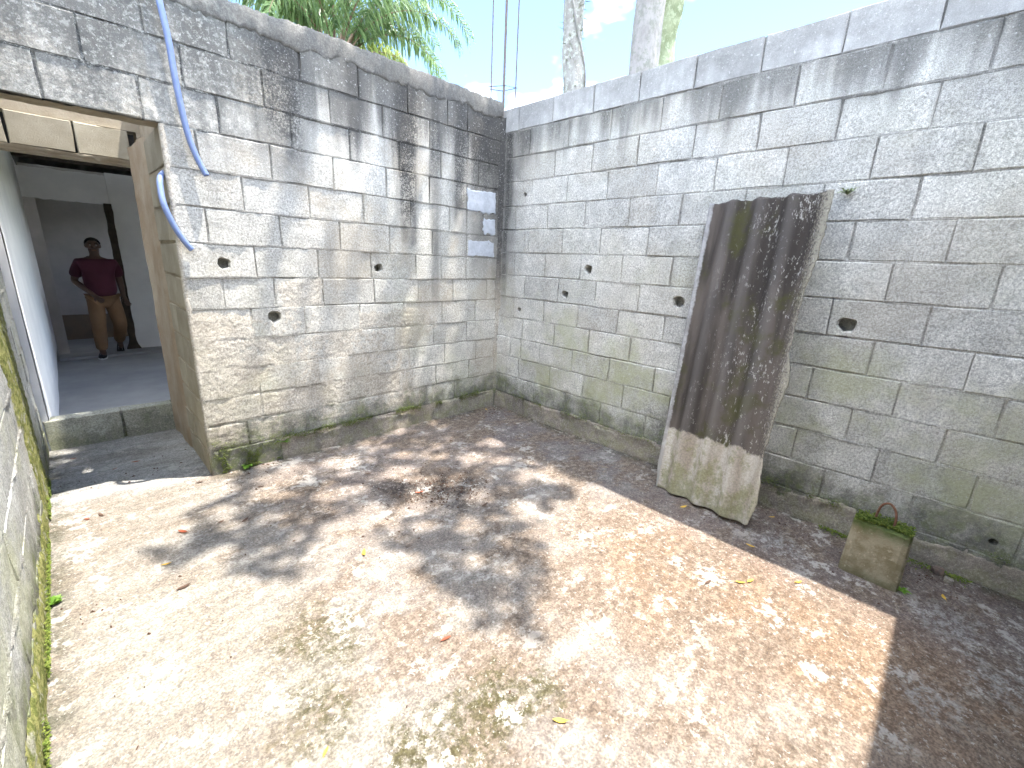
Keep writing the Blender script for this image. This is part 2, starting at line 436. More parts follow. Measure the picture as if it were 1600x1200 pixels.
M['leaf'] = leaf_mat('broad_leaf_green', (0.04, 0.085, 0.02), (0.075, 0.13, 0.035))
M['frond'] = leaf_mat('palm_leaflet_green', (0.10, 0.18, 0.07), (0.21, 0.30, 0.13), 0.45, 0.3)
M['frond_y'] = leaf_mat('palm_leaflet_yellow_green', (0.19, 0.26, 0.05), (0.30, 0.34, 0.10), 0.45)
M['rachis'] = plain('palm_stalk', (0.16, 0.10, 0.085), (0.24, 0.17, 0.12), 8, 0.7, 0.2, 40)
M['moss'] = leaf_mat('bright_moss', (0.07, 0.11, 0.015), (0.16, 0.19, 0.035), 0.2, 0.9)
M['weed'] = leaf_mat('weed_green', (0.10, 0.22, 0.02), (0.16, 0.30, 0.04), 0.4)
M['airplant'] = leaf_mat('silver_green_leaf', (0.22, 0.27, 0.14), (0.33, 0.38, 0.22), 0.2, 0.8)
M['lf_yellow'] = plain('dry_leaf_yellow', (0.55, 0.36, 0.05), (0.42, 0.24, 0.04), 40, 0.6, 0.2, 90, 0.001, rnd=0.3)
M['lf_red'] = plain('dry_leaf_red_brown', (0.30, 0.07, 0.03), (0.20, 0.06, 0.03), 40, 0.6, 0.2, 90, 0.001, rnd=0.3)
M['lf_brown'] = plain('dry_leaf_dark_brown', (0.10, 0.055, 0.035), (0.07, 0.042, 0.03), 40, 0.7, 0.2, 90, 0.001, rnd=0.4)
M['skin'] = plain('brown_skin', (0.075, 0.043, 0.032), (0.09, 0.052, 0.038), 8, 0.55, 0.05, 60, 0.001, 0.4)
M['hair'] = plain('black_hair', (0.012, 0.011, 0.011), (0.02, 0.018, 0.017), 60, 0.7, 0.4, 150, 0.002)
M['shirt'] = plain('maroon_cotton', (0.050, 0.011, 0.021), (0.06, 0.014, 0.026), 6, 0.85, 0.2, 200, 0.001)
M['trouser'] = plain('tan_cotton', (0.17, 0.10, 0.055), (0.20, 0.12, 0.068), 6, 0.9, 0.3, 120, 0.002)
M['shoe'] = plain('black_canvas', (0.02, 0.02, 0.024), (0.03, 0.03, 0.034), 20, 0.8, 0.2, 150, 0.001)
M['sole'] = plain('white_rubber', (0.70, 0.72, 0.74), (0.62, 0.64, 0.66), 20, 0.6, 0.0)
M['eye'] = plain('eye_white', (0.22, 0.2, 0.19), (0.16, 0.15, 0.14), 20, 0.3, 0.0)
M['rubble'] = plain('dirty_rubble', (0.16, 0.11, 0.085), (0.11, 0.095, 0.085), 30, 0.95, 0.5, 90, 0.004)
M['brick'] = plain('broken_red_brick', (0.26, 0.12, 0.07), (0.17, 0.10, 0.07), 30, 0.95, 0.5, 90, 0.004)


# ------------------------------------------------------------------ object helpers
def link(o, parent=None):
    COL.objects.link(o)
    if parent is not None: o.parent = parent
    return o


def obj(name, verts, faces, mat, parent=None, smooth=False, loc=None, mats=None, fmat=None):
    me = bpy.data.meshes.new(name)
    me.from_pydata([tuple(v) for v in verts], [], [tuple(f) for f in faces])
    if mats:
        for mm in mats: me.materials.append(mm)
        if fmat is not None: me.polygons.foreach_set('material_index', fmat)
    else:
        me.materials.append(mat)
    if smooth: me.polygons.foreach_set('use_smooth', [True] * len(me.polygons))
    me.update()
    o = bpy.data.objects.new(name, me)
    if loc is not None: o.location = loc
    return link(o, parent)


def tag(o, label, cat, group=None, kind=None):
    if label: o['label'] = label
    if cat: o['category'] = cat
    if group: o['group'] = group
    if kind: o['kind'] = kind
    return o


def thing(name, label, cat, loc=(0, 0, 0), group=None):
    e = bpy.data.objects.new(name, None)
    e.empty_display_size = 0.1
    e.location = loc
    link(e)
    return tag(e, label, cat, group)


def under(o, parent):
    """parent o (built in world coordinates) to an unrotated Empty"""
    o.parent = parent
    o.location = Vector(o.location) - parent.location
    return o


def box_data(a, b):
    (x0, y0, z0), (x1, y1, z1) = a, b
    v = [(x0, y0, z0), (x1, y0, z0), (x1, y1, z0), (x0, y1, z0), (x0, y0, z1), (x1, y0, z1), (x1, y1, z1), (x0, y1, z1)]
    f = [(0, 3, 2, 1), (4, 5, 6, 7), (0, 1, 5, 4), (1, 2, 6, 5), (2, 3, 7, 6), (3, 0, 4, 7)]
    return v, f


def box(name, a, b, mat, parent=None):
    a = Vector(a); b = Vector(b); c = (a + b) / 2
    v, f = box_data(a - c, b - c)
    o = obj(name, v, f, mat, None, loc=c)
    if parent is not None: under(o, parent)
    return o


def catmull(pts, n=6):
    P = [Vector(p) for p in pts]
    out = []
    for i in range(len(P) - 1):
        p0 = P[max(i - 1, 0)]; p1 = P[i]; p2 = P[i + 1]; p3 = P[min(i + 2, len(P) - 1)]
        for k in range(n):
            t = k / n
            out.append(0.5 * ((2 * p1) + (-p0 + p2) * t + (2 * p0 - 5 * p1 + 4 * p2 - p3) * t * t + (-p0 + 3 * p1 - 3 * p2 + p3) * t ** 3))
    out.append(P[-1])
    return out


def tube_data(pts, rad, seg=10, jit=0.0, base=0, hollow=False):
    P = [Vector(p) for p in pts]
    R = rad if isinstance(rad, (list, tuple)) else [rad] * len(P)
    V, F = [], []
    t0 = (P[1] - P[0]).normalized()
    ref = Vector((0, 0, 1)) if abs(t0.z) < 0.9 else Vector((1, 0, 0))
    n = t0.cross(ref).normalized()
    for i, p in enumerate(P):
        t = (P[min(i + 1, len(P) - 1)] - P[max(i - 1, 0)]).normalized()
        n = (n - t * n.dot(t)).normalized()
        b = t.cross(n)
        for k in range(seg):
            a = 2 * math.pi * k / seg
            r = R[i] * (1 + jit * (mn.noise(Vector((p.x * 3 + math.cos(a) * 1.3, p.y * 3 + math.sin(a) * 1.3, p.z * 3)))))
            V.append(p + (n * math.cos(a) + b * math.sin(a)) * r)
    for i in range(len(P) - 1):
        for k in range(seg):
            k2 = (k + 1) % seg
            F.append((base + i * seg + k, base + i * seg + k2, base + (i + 1) * seg + k2, base + (i + 1) * seg + k))
    if not hollow:
        F.append(tuple(base + k for k in reversed(range(seg))))
        F.append(tuple(base + (len(P) - 1) * seg + k for k in range(seg)))
    return V, F


# ------------------------------------------------------------------ ground and yard floor
def ground():
    V, F = [], []
    n = 24
    for i in range(n + 1):
        for j in range(n + 1):
            x = -300 + 600 * i / n; y = -300 + 600 * j / n
            V.append((x, y, -0.35))
    for i in range(n):
        for j in range(n):
            a = i * (n + 1) + j
            F.append((a, a + n + 1, a + n + 2, a + 1))
    o = obj('ground', V, F, M['earth'])
    tag(o, 'earth ground outside the walled yard', None, None, 'structure')


ground()


def yard_floor():
    x0, x1, y0, y1, s = -3.42, 0.02, -3.86, 1.20, 0.026
    nx = int((x1 - x0) / s); ny = int((y1 - y0) / s)
    V, F = [], []
    for j in range(ny + 1):
        for i in range(nx + 1):
            x = x0 + (x1 - x0) * i / nx; y = y0 + (y1 - y0) * j / ny
            h = 0.006 * mn.noise(Vector((x * 1.3, y * 1.3, 0.3))) + 0.0035 * mn.noise(Vector((x * 5, y * 9, 4))) + 0.0018 * mn.noise(Vector((x * 21, y * 21, 9)))
            V.append((x, y, h))
    for j in range(ny):
        for i in range(nx):
            a = j * (nx + 1) + i
            F.append((a, a + 1, a + nx + 2, a + nx + 1))
    b = len(V)
    cs = [(x0, y0), (x1, y0), (x1, y1), (x0, y1)]
    V += [(x, y, -0.02) for x, y in cs] + [(x, y, -0.34) for x, y in cs]
    for k in range(4):
        k2 = (k + 1) % 4
        F.append((b + k, b + k2, b + 4 + k2, b + 4 + k))
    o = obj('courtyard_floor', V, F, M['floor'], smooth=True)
    tag(o, 'worn stained concrete floor of the small walled yard', None, None, 'structure')


yard_floor()


# ------------------------------------------------------------------ block walls
class Frame:
    """wall coordinates: u along the wall, z up, n out of the visible face"""
    def __init__(s, org, ud, nd):
        s.o = Vector(org); s.u = Vector(ud); s.n = Vector(nd)
        s.flip = s.u.cross(Vector((0, 0, 1))).dot(s.n) < 0

    def p(s, u, z, n=0.0): return s.o + s.u * u + s.n * n + Vector((0, 0, z))
    def f(s, face): return tuple(reversed(face)) if s.flip else tuple(face)


def block_mesh(fr, w, h, d, r, hole=None, chip=0.3):
    """one hollow-block face with worn arrises; origin at the face centre"""
    c = 0.0055
    nu, nz = (3, 2) if w > 0.2 else (2, 2)
    us = [-w / 2 + c + (w - 2 * c) * i / nu for i in range(nu + 1)]
    zs = [-h / 2 + c + (h - 2 * c) * j / nz for j in range(nz + 1)]
    V, F = [], []
    Z = Vector((0, 0, 1))
    P = lambda u, z, n: fr.u * u + Z * z + fr.n * n
    ring = [(i, 0) for i in range(nu)] + [(nu, j) for j in range(nz)] + [(i, nz) for i in range(nu, 0, -1)] + [(0, j) for j in range(nz, 0, -1)]
    if hole is None:
        idx = {}
        for j, z in enumerate(zs):
            for i, u in enumerate(us):
                idx[i, j] = len(V)
                V.append(P(u + r.uniform(-.002, .002), z + r.uniform(-.002, .002), r.uniform(-.0012, .0016)))
        for j in range(nz):
            for i in range(nu):
                F.append((idx[i, j], idx[i + 1, j], idx[i + 1, j + 1], idx[i, j + 1]))
        inner = [idx[k] for k in ring]
    else:
        hu, hz, hr = hole
        inner = []
        for (i, j) in ring:
            inner.append(len(V)); V.append(P(us[i], zs[j], r.uniform(-.001, .001)))
        N = len(ring) * 2
        outer = []
        for k in range(len(ring)):
            outer.append(inner[k])
            a = V[inner[k]]; b2 = V[inner[(k + 1) % len(ring)]]
            outer.append(len(V)); V.append((a + b2) / 2)
        rim, mid, deep = [], [], []
        for k in range(N):
            q = V[outer[k]]
            ang = math.atan2(q.z - hz, q.dot(fr.u) - hu)
            rr = hr * (1 + 0.28 * mn.noise(Vector((math.cos(ang) * 1.6 + hu * 31, math.sin(ang) * 1.6, hz * 17 + r.random() * .1))))
            rim.append(len(V)); V.append(P(hu + math.cos(ang) * rr, hz + math.sin(ang) * rr, -0.0015))
            mid.append(len(V)); V.append(P(hu + math.cos(ang) * rr * 0.82, hz + math.sin(ang) * rr * 0.82, -0.026 + r.uniform(-.006, .004)))
            deep.append(len(V)); V.append(P(hu + math.cos(ang) * rr * 1.1, hz + math.sin(ang) * rr * 1.1, -0.098))
        for k in range(N):
            k2 = (k + 1) % N
            F.append((outer[k], outer[k2], rim[k2], rim[k]))
            F.append((rim[k], rim[k2], mid[k2], mid[k]))
            F.append((mid[k], mid[k2], deep[k2], deep[k]))
        F.append(tuple(deep))
        # split the outer edge points into the chamfer ring as well
        inner = outer
        ring = [None] * N
    # chamfer ring
    edge, back = [], []
    for k, vi in enumerate(inner):
        q = V[vi]; u = q.dot(fr.u); z = q.z
        eu = math.copysign(w / 2, u) if abs(abs(u) - (w / 2 - c)) < 0.003 else u
        ez = math.copysign(h / 2, z) if abs(abs(z) - (h / 2 - c)) < 0.003 else z
        dep = r.uniform(.003, .007)
        if r.random() < chip * 0.7:
            eu -= math.copysign(r.uniform(.003, .009), eu); ez -= math.copysign(r.uniform(.002, .007), ez); dep += .006
        edge.append(len(V)); V.append(P(eu + r.uniform(-.0015, .0015), ez + r.uniform(-.0015, .0015), -dep))
    for k, vi in enumerate(edge):
        q = V[vi]
        back.append(len(V)); V.append(P(q.dot(fr.u), q.z, -d))
    n = len(inner)
    for k in range(n):
        k2 = (k + 1) % n
        F.append((edge[k], edge[k2], inner[k2], inner[k]))
        F.append((back[k], back[k2], edge[k2], edge[k]))
    return V, [fr.f(f) for f in F]


def mortar_sheet(fr, u0, u1, z0, z1, beds, mat, parent, name='mortar', s=0.0125, holes=(), skip=None, seed=0.0, proud=1.0):
    nu = max(2, int((u1 - u0) / s)); nz = max(2, int((z1 - z0) / s))
    zl = [z0 + (z1 - z0) * j / nz for j in range(nz + 1)]
    for b in beds:                       # put grid lines on the bed joints
        j = min(range(nz + 1), key=lambda q: abs(zl[q] - b))
        if 0 < j < nz: zl[j] = b
    V, F = [], []
    for j in range(nz + 1):
        z = zl[j]
        db = min(abs(z - b) for b in beds) if beds else 1
        for i in range(nu + 1):
            u = u0 + (u1 - u0) * i / nu
            a = mn.noise(Vector((u * 4 + seed, z * 6, 3.1 + seed))) + 0.5 * mn.noise(Vector((u * 19, z * 19, seed)))
            n = -0.0105 + 0.004 * a
            if db < 0.011:
                n += max(0.0, 0.011 + 0.010 * a) * proud * (1 - db / 0.011)
            n += 0.002 * mn.noise(Vector((u * 60, z * 60, seed)))
            V.append(fr.p(u, z, n))
    for j in range(nz):
        for i in range(nu):
            uc = u0 + (u1 - u0) * (i + .5) / nu; zc = z0 + (z1 - z0) * (j + .5) / nz
            if any((uc - hu) ** 2 + (zc - hz) ** 2 < (hr * 1.5) ** 2 for hu, hz, hr in holes): continue
            if skip and skip(uc, zc): continue
            a = j * (nu + 1) + i
            F.append(fr.f((a, a + 1, a + nu + 2, a + nu + 1)))
    o = obj(name, V, F, mat, None, smooth=True)
    return under(o, parent)


def core(fr, u0, u1, z0, z1, mat, parent, n0=-0.14, n1=-0.1, name='core'):
    a = fr.p(u0, z0, n0); b = fr.p(u1, z1, n1)
    lo = Vector(map(min, a, b)); hi = Vector(map(max, a, b))
    return box(name, lo, hi, mat, parent)


def lay(fr, root, rows, ulim, joints, mat_of, holes, d=0.1, gap=(.007, .0055), rs=None, proud=None, skip=None):
    """rows: list of (z0,z1); joints: list of joint positions per row"""
    r = rs or random.Random(5)
    for k, (z0, z1) in enumerate(rows):
        js = sorted(j for j in joints[k] if ulim[0] + .03 < j < ulim[1] - .03)
        ed = [ulim[0]] + js + [ulim[1]]
        for a, b in zip(ed[:-1], ed[1:]):
            if skip and skip(k, a, b): continue
            w = b - a - gap[0] * r.uniform(.55, 1.3); h = z1 - z0 - gap[1] * r.uniform(.5, 1.3)
            if w < 0.03: continue
            uc = (a + b) / 2 + r.uniform(-.001, .001); zc = (z0 + z1) / 2 + r.uniform(-.0012, .0012)
            hl = None
            for hu, hz, hr in holes:
                if a < hu < b and z0 < hz < z1:
                    hl = (min(max(hu - uc, -w / 2 + hr + .012), w / 2 - hr - .012), min(max(hz - zc, -h / 2 + hr + .012), h / 2 - hr - .012), hr)
            V, F = block_mesh(fr, w, h, d, r, hl)
            nn = r.uniform(-.0038, .0042) + (proud(k, uc) if proud else 0)
            o = obj('block', V, F, mat_of(k, uc), None, loc=fr.p(uc, zc, nn))
            under(o, root)


def fill(base, u1, step=0.4, lo=None):
    js = list(base)
    while js[-1] + step < u1: js.append(js[-1] + step * random.uniform(.985, 1.01))
    return js


# ---- wall on the right (x = 0), u runs towards the viewer
fr_R = Frame((0, 0, 0), (0, -1, 0), (-1, 0, 0))
root_R = thing('block_wall', 'long grey concrete block wall behind the corrugated sheet and the weight', 'wall')
bedsR = [2.571, 2.362, 2.159, 1.952, 1.749, 1.546, 1.342, 1.138, 0.945, 0.748, 0.556, 0.356, 0.165]
rowsR = [(2.571, 2.765)] + [(bedsR[i + 1], bedsR[i]) for i in range(12)] + [(-0.04, 0.165)]
jR = [[.20, .59, .99, 1.37, 1.76, 2.15, 2.54, 2.91], [.35, .77, 1.16, 1.56, 1.95, 2.36, 2.75, 3.12], [.64, 1.02, 1.41, 1.81, 2.2, 2.59, 2.97],
      [.40, .79, 1.18, 1.58, 1.98, 2.38, 2.78, 3.16], [.21, .60, .99, 1.39, 1.79, 2.19, 2.59, 2.99], [.34, .39, .78, 1.16, 1.57, 1.97, 2.37, 2.77, 3.16],
      [.22, .60, .99, 1.38, 1.78, 2.18, 2.58, 2.97, 3.36], [.37, .77, 1.16, 1.55, 1.95, 2.35, 2.75, 3.16], [.24, .62, 1.0, 1.39, 1.78, 2.18, 2.58, 2.98, 3.36],
      [.37, .76, 1.14, 1.53, 1.93, 2.33, 2.73, 3.13, 3.51], [.22, .36, .60, .98, 1.36, 1.76, 2.16, 2.56, 2.96, 3.35], [.34, .74, 1.12, 1.51, 1.91, 2.31, 2.72, 3.12, 3.51],
      [.18, .56, .94, 1.32, 1.73, 2.12, 2.52, 2.91, 3.31], [.42, .79, 1.17, 1.57, 1.97, 2.37, 2.77, 3.17, 3.55]]
jR = [fill(j, 3.9) for j in jR]
holesR = [(.316, 2.045, .022), (1.065, 1.43, .040), (.846, 1.213, .034), (.312, 1.026, .024), (1.861, 1.241, .045), (2.836, 1.205, .044), (3.627, .235, .018)]
rr = random.Random(21)
lay(fr_R, root_R, rowsR, (0.005, 3.93), jR, lambda k, u: M['blk_new'] if k == 0 else (M['footing'] if k == 13 and u < 2.2 else M['blk_right']), holesR, rs=rr,
    proud=lambda k, u: .003 if k == 13 else 0)
mortar_sheet(fr_R, 0.0, 3.93, 0.0, 2.755, bedsR, M['mortar_r'], root_R, holes=holesR, seed=1.7, proud=.85)
core(fr_R, -0.12, 3.93, -0.3, 2.758, M['mortar_r'], root_R)

# ---- wall with the doorway (y = 0), u runs left from the corner
fr_L = Frame((0, 0, 0), (-1, 0, 0), (0, -1, 0))
root_L = thing('block_wall', 'stained block wall with a doorway and streaks of dark mould', 'wall')
bedsL = [2.508, 2.304, 2.103, 1.893, 1.689, 1.488, 1.290, 1.098, 0.900, 0.712, 0.522, 0.342, 0.165]
rowsL = [(2.508, 2.735)] + [(bedsL[i + 1], bedsL[i]) for i in range(12)] + [(-0.04, 0.165)]
jL = [[.41, .62, .99, 1.38, 1.77, 2.16, 2.54, 2.92], [.40, .79, 1.20, 1.59, 2.0, 2.40, 2.80, 3.2], [.28, .68, 1.07, 1.46, 1.85, 2.25, 2.60, 2.97],
      [.40, .80, 1.19, 1.59, 1.99, 2.38], [.21, .40, .59, .98, 1.38, 1.77, 2.17], [.40, .77, 1.17, 1.57, 1.97, 2.38],
      [.40, .68, .94, 1.34, 1.74, 2.14], [.14, .55, .92, 1.32, 1.72, 2.04, 2.34], [.28, .67, 1.06, 1.45, 1.86, 2.2], [.38, .76, 1.15, 1.54, 1.95, 2.3],
      [.26, .64, 1.02, 1.4, 1.8, 2.2], [.35, .74, 1.13, 1.42, 1.82, 2.2], [.52, .92, 1.52, 1.92, 2.3], [.3, .7, 1.1, 1.5, 1.75, 2.1]]
holesL = [(2.315, 1.375, .036), (1.274, 1.372, .036), (2.057, 1.030, .042), (.12, 2.0, .016)]
DU = 2.535
rl = random.Random(33)
lay(fr_L, root_L, rowsL[:3], (0.005, 3.29), jL[:3], lambda k, u: M['blk_left'], [], rs=rl)
lay(fr_L, root_L, rowsL[3:], (0.005, DU), jL[3:], lambda k, u: M['footing'] if k == 10 and u < 2.1 else M['blk_left'], holesL, rs=rl, proud=lambda k, u: .003 if k == 10 else 0)
mortar_sheet(fr_L, 0.0, DU - .004, 0.0, 2.71, bedsL, M['mortar_l'], root_L, holes=holesL, seed=5.2, proud=1.05)
mortar_sheet(fr_L, DU - .004, 3.29, 2.108, 2.71, bedsL[:2], M['mortar_l'], root_L, seed=5.2)
core(fr_L, 0.0, DU - .01, -0.3, 2.72, M['mortar_l'], root_L)
core(fr_L, DU - .01, 3.3, 2.112, 2.72, M['mortar_l'], root_L)


def grid_part(fr, u0, u1, z0, z1, s, fn, mat, parent, name, cut=-0.004):
    nu = int((u1 - u0) / s); nz = int((z1 - z0) / s)
    V, F, H = [], [], []
    for j in range(nz + 1):
        for i in range(nu + 1):
            u = u0 + (u1 - u0) * i / nu; z = z0 + (z1 - z0) * j / nz
            h = fn(u, z); H.append(h)
            V.append(fr.p(u, z, h))
    for j in range(nz):
        for i in range(nu):
            a = j * (nu + 1) + i
            q = (a, a + 1, a + nu + 2, a + nu + 1)
            if max(H[t] for t in q) < cut: continue
            F.append(fr.f(q))
    used = sorted({t for f in F for t in f}); mp = {t: k for k, t in enumerate(used)}
    o = obj(name, [V[t] for t in used], [tuple(mp[t] for t in f) for f in F], mat, None, smooth=True)
    return under(o, parent)


def ss(a, b, x):
    t = min(max((x - a) / (b - a), 0), 1)
    return t * t * (3 - 2 * t)


def parge(u, z):
    q = Vector((u, z, 0))
    e = 0.16 * mn.noise(q * 2.3) + 0.07 * mn.noise(q * 7.1)
    m1 = ss(.55, 1.05, u + e) * ss(1.16, 1.02, z + e * .5)                      # broad field
    m2 = ss(1.62, 1.78, u + e * .6) * ss(2.16, 2.02, u + e * .6) * ss(1.36, 1.26, z + e * .4)   # tongue going up
    lo = 1.0 if u > 2.08 + e * .2 else ss(.15, .21, z + e * .25)
    mk = max(m1, m2) * lo
    rough = 0.0022 * mn.noise(q * 22) + 0.0024 * mn.noise(q * 52) + 0.0018 * mn.noise(q * 95)
    bed = min(abs(z - b) for b in bedsL)
    vj = min(abs(u - q_) for q_ in jL[next((i for i, (a_, b_) in enumerate(rowsL) if a_ <= z < b_), 12)])
    bed = min(bed, vj)
    groove = -0.010 * max(0, 1 - bed / .010) * ss(-.25, .25, mn.noise(q * 2.1 + Vector((7, 3, 0))))
    for hu, hz, hr in holesL:
        if (u - hu) ** 2 + (z - hz) ** 2 < (hr * (1.25 + .4 * mn.noise(q * 30))) ** 2: return -0.05
    if u > 2.49: rough *= .6
    return -0.0085 + 0.0115 * mk + rough * (0.35 + .65 * mk) + groove * mk


grid_part(fr_L, .5, 2.533, 0.0, 1.38, 0.0095, parge, M['render'], root_L, 'render_coat', -0.002)


def footing_fn(sd, amp):
    def fn(u, z):
        q = Vector((u, z, sd))
        top = .150 + .035 * mn.noise(q * 3.1) + .022 * mn.noise(q * 11) + .012 * mn.noise(q * 29)
        gap = ss(-.42, -.2, mn.noise(Vector((u * 1.7, sd, 3))))
        mk = ss(top + .012, top - .012, z) * gap
        return -.010 + amp * mk * (1 + .5 * ss(.12, .0, z)) + (.006 * mn.noise(q * 13) + .004 * mn.noise(q * 33) + .002 * mn.noise(q * 80)) * mk
    return fn


grid_part(fr_L, .02, 2.10, -.01, .24, .011, footing_fn(2.0, .021), M['footing'], root_L, 'footing', 0.0)
grid_part(fr_R, .03, 3.92, -.01, .24, .012, footing_fn(9.0, .019), M['footing'], root_R, 'footing', 0.0)


def cope_mesh(fr, u0, u1, parent, mat):
    """rough mortar cap with a ragged lower lip"""
    s = 0.010
    nu = int((u1 - u0) / s)
    V, F = [], []
    prof = 12
    for i in range(nu + 1):
        u = u0 + (u1 - u0) * i / nu
        lip = 2.685 + 0.040 * mn.noise(Vector((u * 3.1, 2, 0))) + 0.028 * mn.noise(Vector((u * 11, 5, 0))) + 0.016 * mn.noise(Vector((u * 37, 5, 0)))
        top = 2.835 + 0.012 * mn.noise(Vector((u * 1.7, 8, 0))) - 0.012 * ss(.9, 2.4, u)
        pts = [(-.010, lip), (.005, lip + .003), (.010, lip + .022), (.009, (lip + top) / 2), (.003, top - .03), (-.012, top - .008), (-.04, top), (-.07, top + .002), (-.10, top), (-.13, top - .012), (-.145, top - .04), (-.145, 2.66)]
        for k, (n, z) in enumerate(pts):
            j = mn.noise(Vector((u * 14, n * 20, z * 20))) * .008 + mn.noise(Vector((u * 38, n * 38, z * 38))) * .008 + mn.noise(Vector((u * 90, n * 90, z * 90))) * .005
            V.append(fr.p(u, z + j * (.7 if k else .3), n + j))
    for i in range(nu):
        for k in range(prof - 1):
            a = i * prof + k
            F.append(fr.f((a, a + prof, a + prof + 1, a + 1)))
    o = obj('coping', V, F, mat, None, smooth=True)
    return under(o, parent)


cope_mesh(fr_L, 0.0, 3.3, root_L, M['cope'])


def patch_part(u0, u1, z0, z1, seed):
    def fn(u, z):
        q = Vector((u * 26, z * 26, seed))
        e = .014 * mn.noise(q) + .016 * mn.noise(q * .35)
        mk = ss(u0, u0 + .012, u + e) * ss(u1, u1 - .012, u + e) * ss(z0, z0 + .012, z + e) * ss(z1, z1 - .012, z + e)
        return -0.010 + 0.0145 * mk + .0015 * mn.noise(q * 3)
    grid_part(fr_L, u0 - .02, u1 + .02, z0 - .02, z1 + .02, .006, fn, M['patch'], root_L, 'cement_patch', .0)


patch_part(.045, .40, 1.88, 2.07, 1.0)
patch_part(.045, .20, 1.69, 1.84, 2.0)
patch_part(.06, .392, 1.487, 1.645, 3.0)

# rough cast strip in the inner corner
def corner_strip():
    V, F = [], []
    nz = 260; prof = 9
    for j in range(nz + 1):
        z = -0.02 + 2.72 * j / nz
        a = .052 + .012 * mn.noise(Vector((0, z * 2.2, 1))) + .006 * mn.noise(Vector((0, z * 17, 4)))
        b = .030 + .008 * mn.noise(Vector((5, z * 2.5, 1))) + .005 * mn.noise(Vector((0, z * 15, 7)))
        if z < 1.0: a *= .7
        for k in range(prof):
            t = k / (prof - 1)
            x = -b * (1 - t) ** 1.5 - .001; y = -a * t ** 1.5 - .001
            jx = .004 * mn.noise(Vector((t * 5, z * 28, 2)))
            V.append((x + jx + (.012 if k == prof - 1 else 0), y + jx + (.012 if k == 0 else 0), z))
    for j in range(nz):
        for k in range(prof - 1):
            a = j * prof + k
            F.append((a, a + prof, a + prof + 1, a + 1))
    o = obj('corner_fillet', V, F, M['fillet'], None, smooth=True)
    under(o, root_R)


corner_strip()

# ---- low-lit side wall at the left (x = -3.3)
XS = -3.305
fr_S = Frame((XS, 1.15, 0), (0, -1, 0), (1, 0, 0))
root_S = thing('block_wall', 'sunlit mossy block wall running into the shaded doorway passage', 'wall')
rowsS = [(2.76 - .2 * (i + 1), 2.76 - .2 * i) for i in range(14)]
jS = [fill([.2 + (.2 if k % 2 else 0)], 5.0) for k in range(14)]
rsd = random.Random(8)
lay(fr_S, root_S, rowsS, (0.0, 4.95), jS, lambda k, u: M['blk_side'], [], rs=rsd, gap=(.012, .011))
mortar_sheet(fr_S, 0, 4.95, -0.03, 2.75, [r0 for r0, r1 in rowsS], M['mortar_r'], root_S, s=.015, seed=9.1, proud=1.05)
core(fr_S, -.0, 4.95, -0.3, 2.755, M['mortar_r'], root_S)


def side_moss(u, z):                       # thick moss and old render on the reveal side
    q = Vector((u * 5, z * 5, 2))
    e = .10 * mn.noise(q) + .05 * mn.noise(q * 3)
    band = ss(.62, .75, u + e) * ss(1.35, 1.18, u + e)
    foot = ss(.20, .08, z + e * .8) * ss(.6, .8, u)
    mk = max(band, foot)
    return -.012 + .020 * mk + .006 * mn.noise(q * 9) * mk + .004 * mn.noise(q * 22)


def moss_wall_mat():
    k = NT('yellow_green_moss_crust')
    n = k.noise(28, 5, 0.75)
    col = k.mix(k.ramp(n, .4, .6), (0.10, 0.115, 0.03), (0.24, 0.235, 0.085))
    col = k.mix(k.mul(k.ramp(k.noise(12, 5, .7), .52, .64), .8), col, (0.33, 0.32, 0.27))
    return k.done(col, .95, .15, k.bump(k.noise(90, 4, .7), .7, .01))


M['moss_crust'] = moss_wall_mat()
grid_part(fr_S, .5, 3.6, 0.0, 2.3, .014, side_moss, M['moss_crust'], root_S, 'moss_crust', 0.0)

# ---- wall behind the viewer (its shadow crosses the floor)
root_B = thing('block_wall', 'plain block wall closing the yard opposite the doorway wall', 'wall')
box('masonry', (-3.32, -3.94, -0.3), (0.14, -3.80, 2.765), M['blk_side'], root_B)
box('coping', (-3.32, -3.95, 2.767), (0.14, -3.79, 2.80), M['cope'], root_B)

# ------------------------------------------------------------------ doorway passage and house
root_P = thing('passage_wall', 'ochre block return wall lining the doorway passage', 'wall')
fr_P = Frame((-DU - .004, 0.0, 0), (0, 1, 0), (-1, 0, 0))
rowsP = [(bedsL[i + 1], bedsL[i]) for i in range(2, 12)] + [(-.02, .165)]
for k, (z0, z1) in enumerate(rowsP):
    r = random.Random(50 + k)
    e = [(.0, .38), (.38, .62)] if k % 2 else [(.0, .19), (.19, .62)]
    for a, b in e:
        V, F = block_mesh(fr_P, b - a - .012, z1 - z0 - .013, .06, r, None, .8)
        under(obj('block', V, F, M['ochre'], None, loc=fr_P.p((a + b) / 2, (z0 + z1) / 2, r.uniform(-.004, .004))), root_P)
mortar_sheet(fr_P, .0, .64, 0.0, 2.10, [z0 for z0, z1 in rowsP], M['ochre_mortar'], root_P, seed=3.3, proud=.5)
def brown_face(u, z):
    q = Vector((u * 8, z * 3, 6))
    return .020 * ss(.58, .66, u + .02 * mn.noise(q * .7)) + .005 * mn.noise(q) + .004 * mn.noise(q * 4) - .008 + .012 * ss(1.0, 1.12, u)
grid_part(fr_P, .575, 1.152, 0.0, 2.12, .016, brown_face, M['jamb'], root_P, 'jamb_render', -1)
box('core', (-DU + .06, .141, -.3), (-DU + .16, 1.15, 2.70), M['ochre_mortar'], root_P)
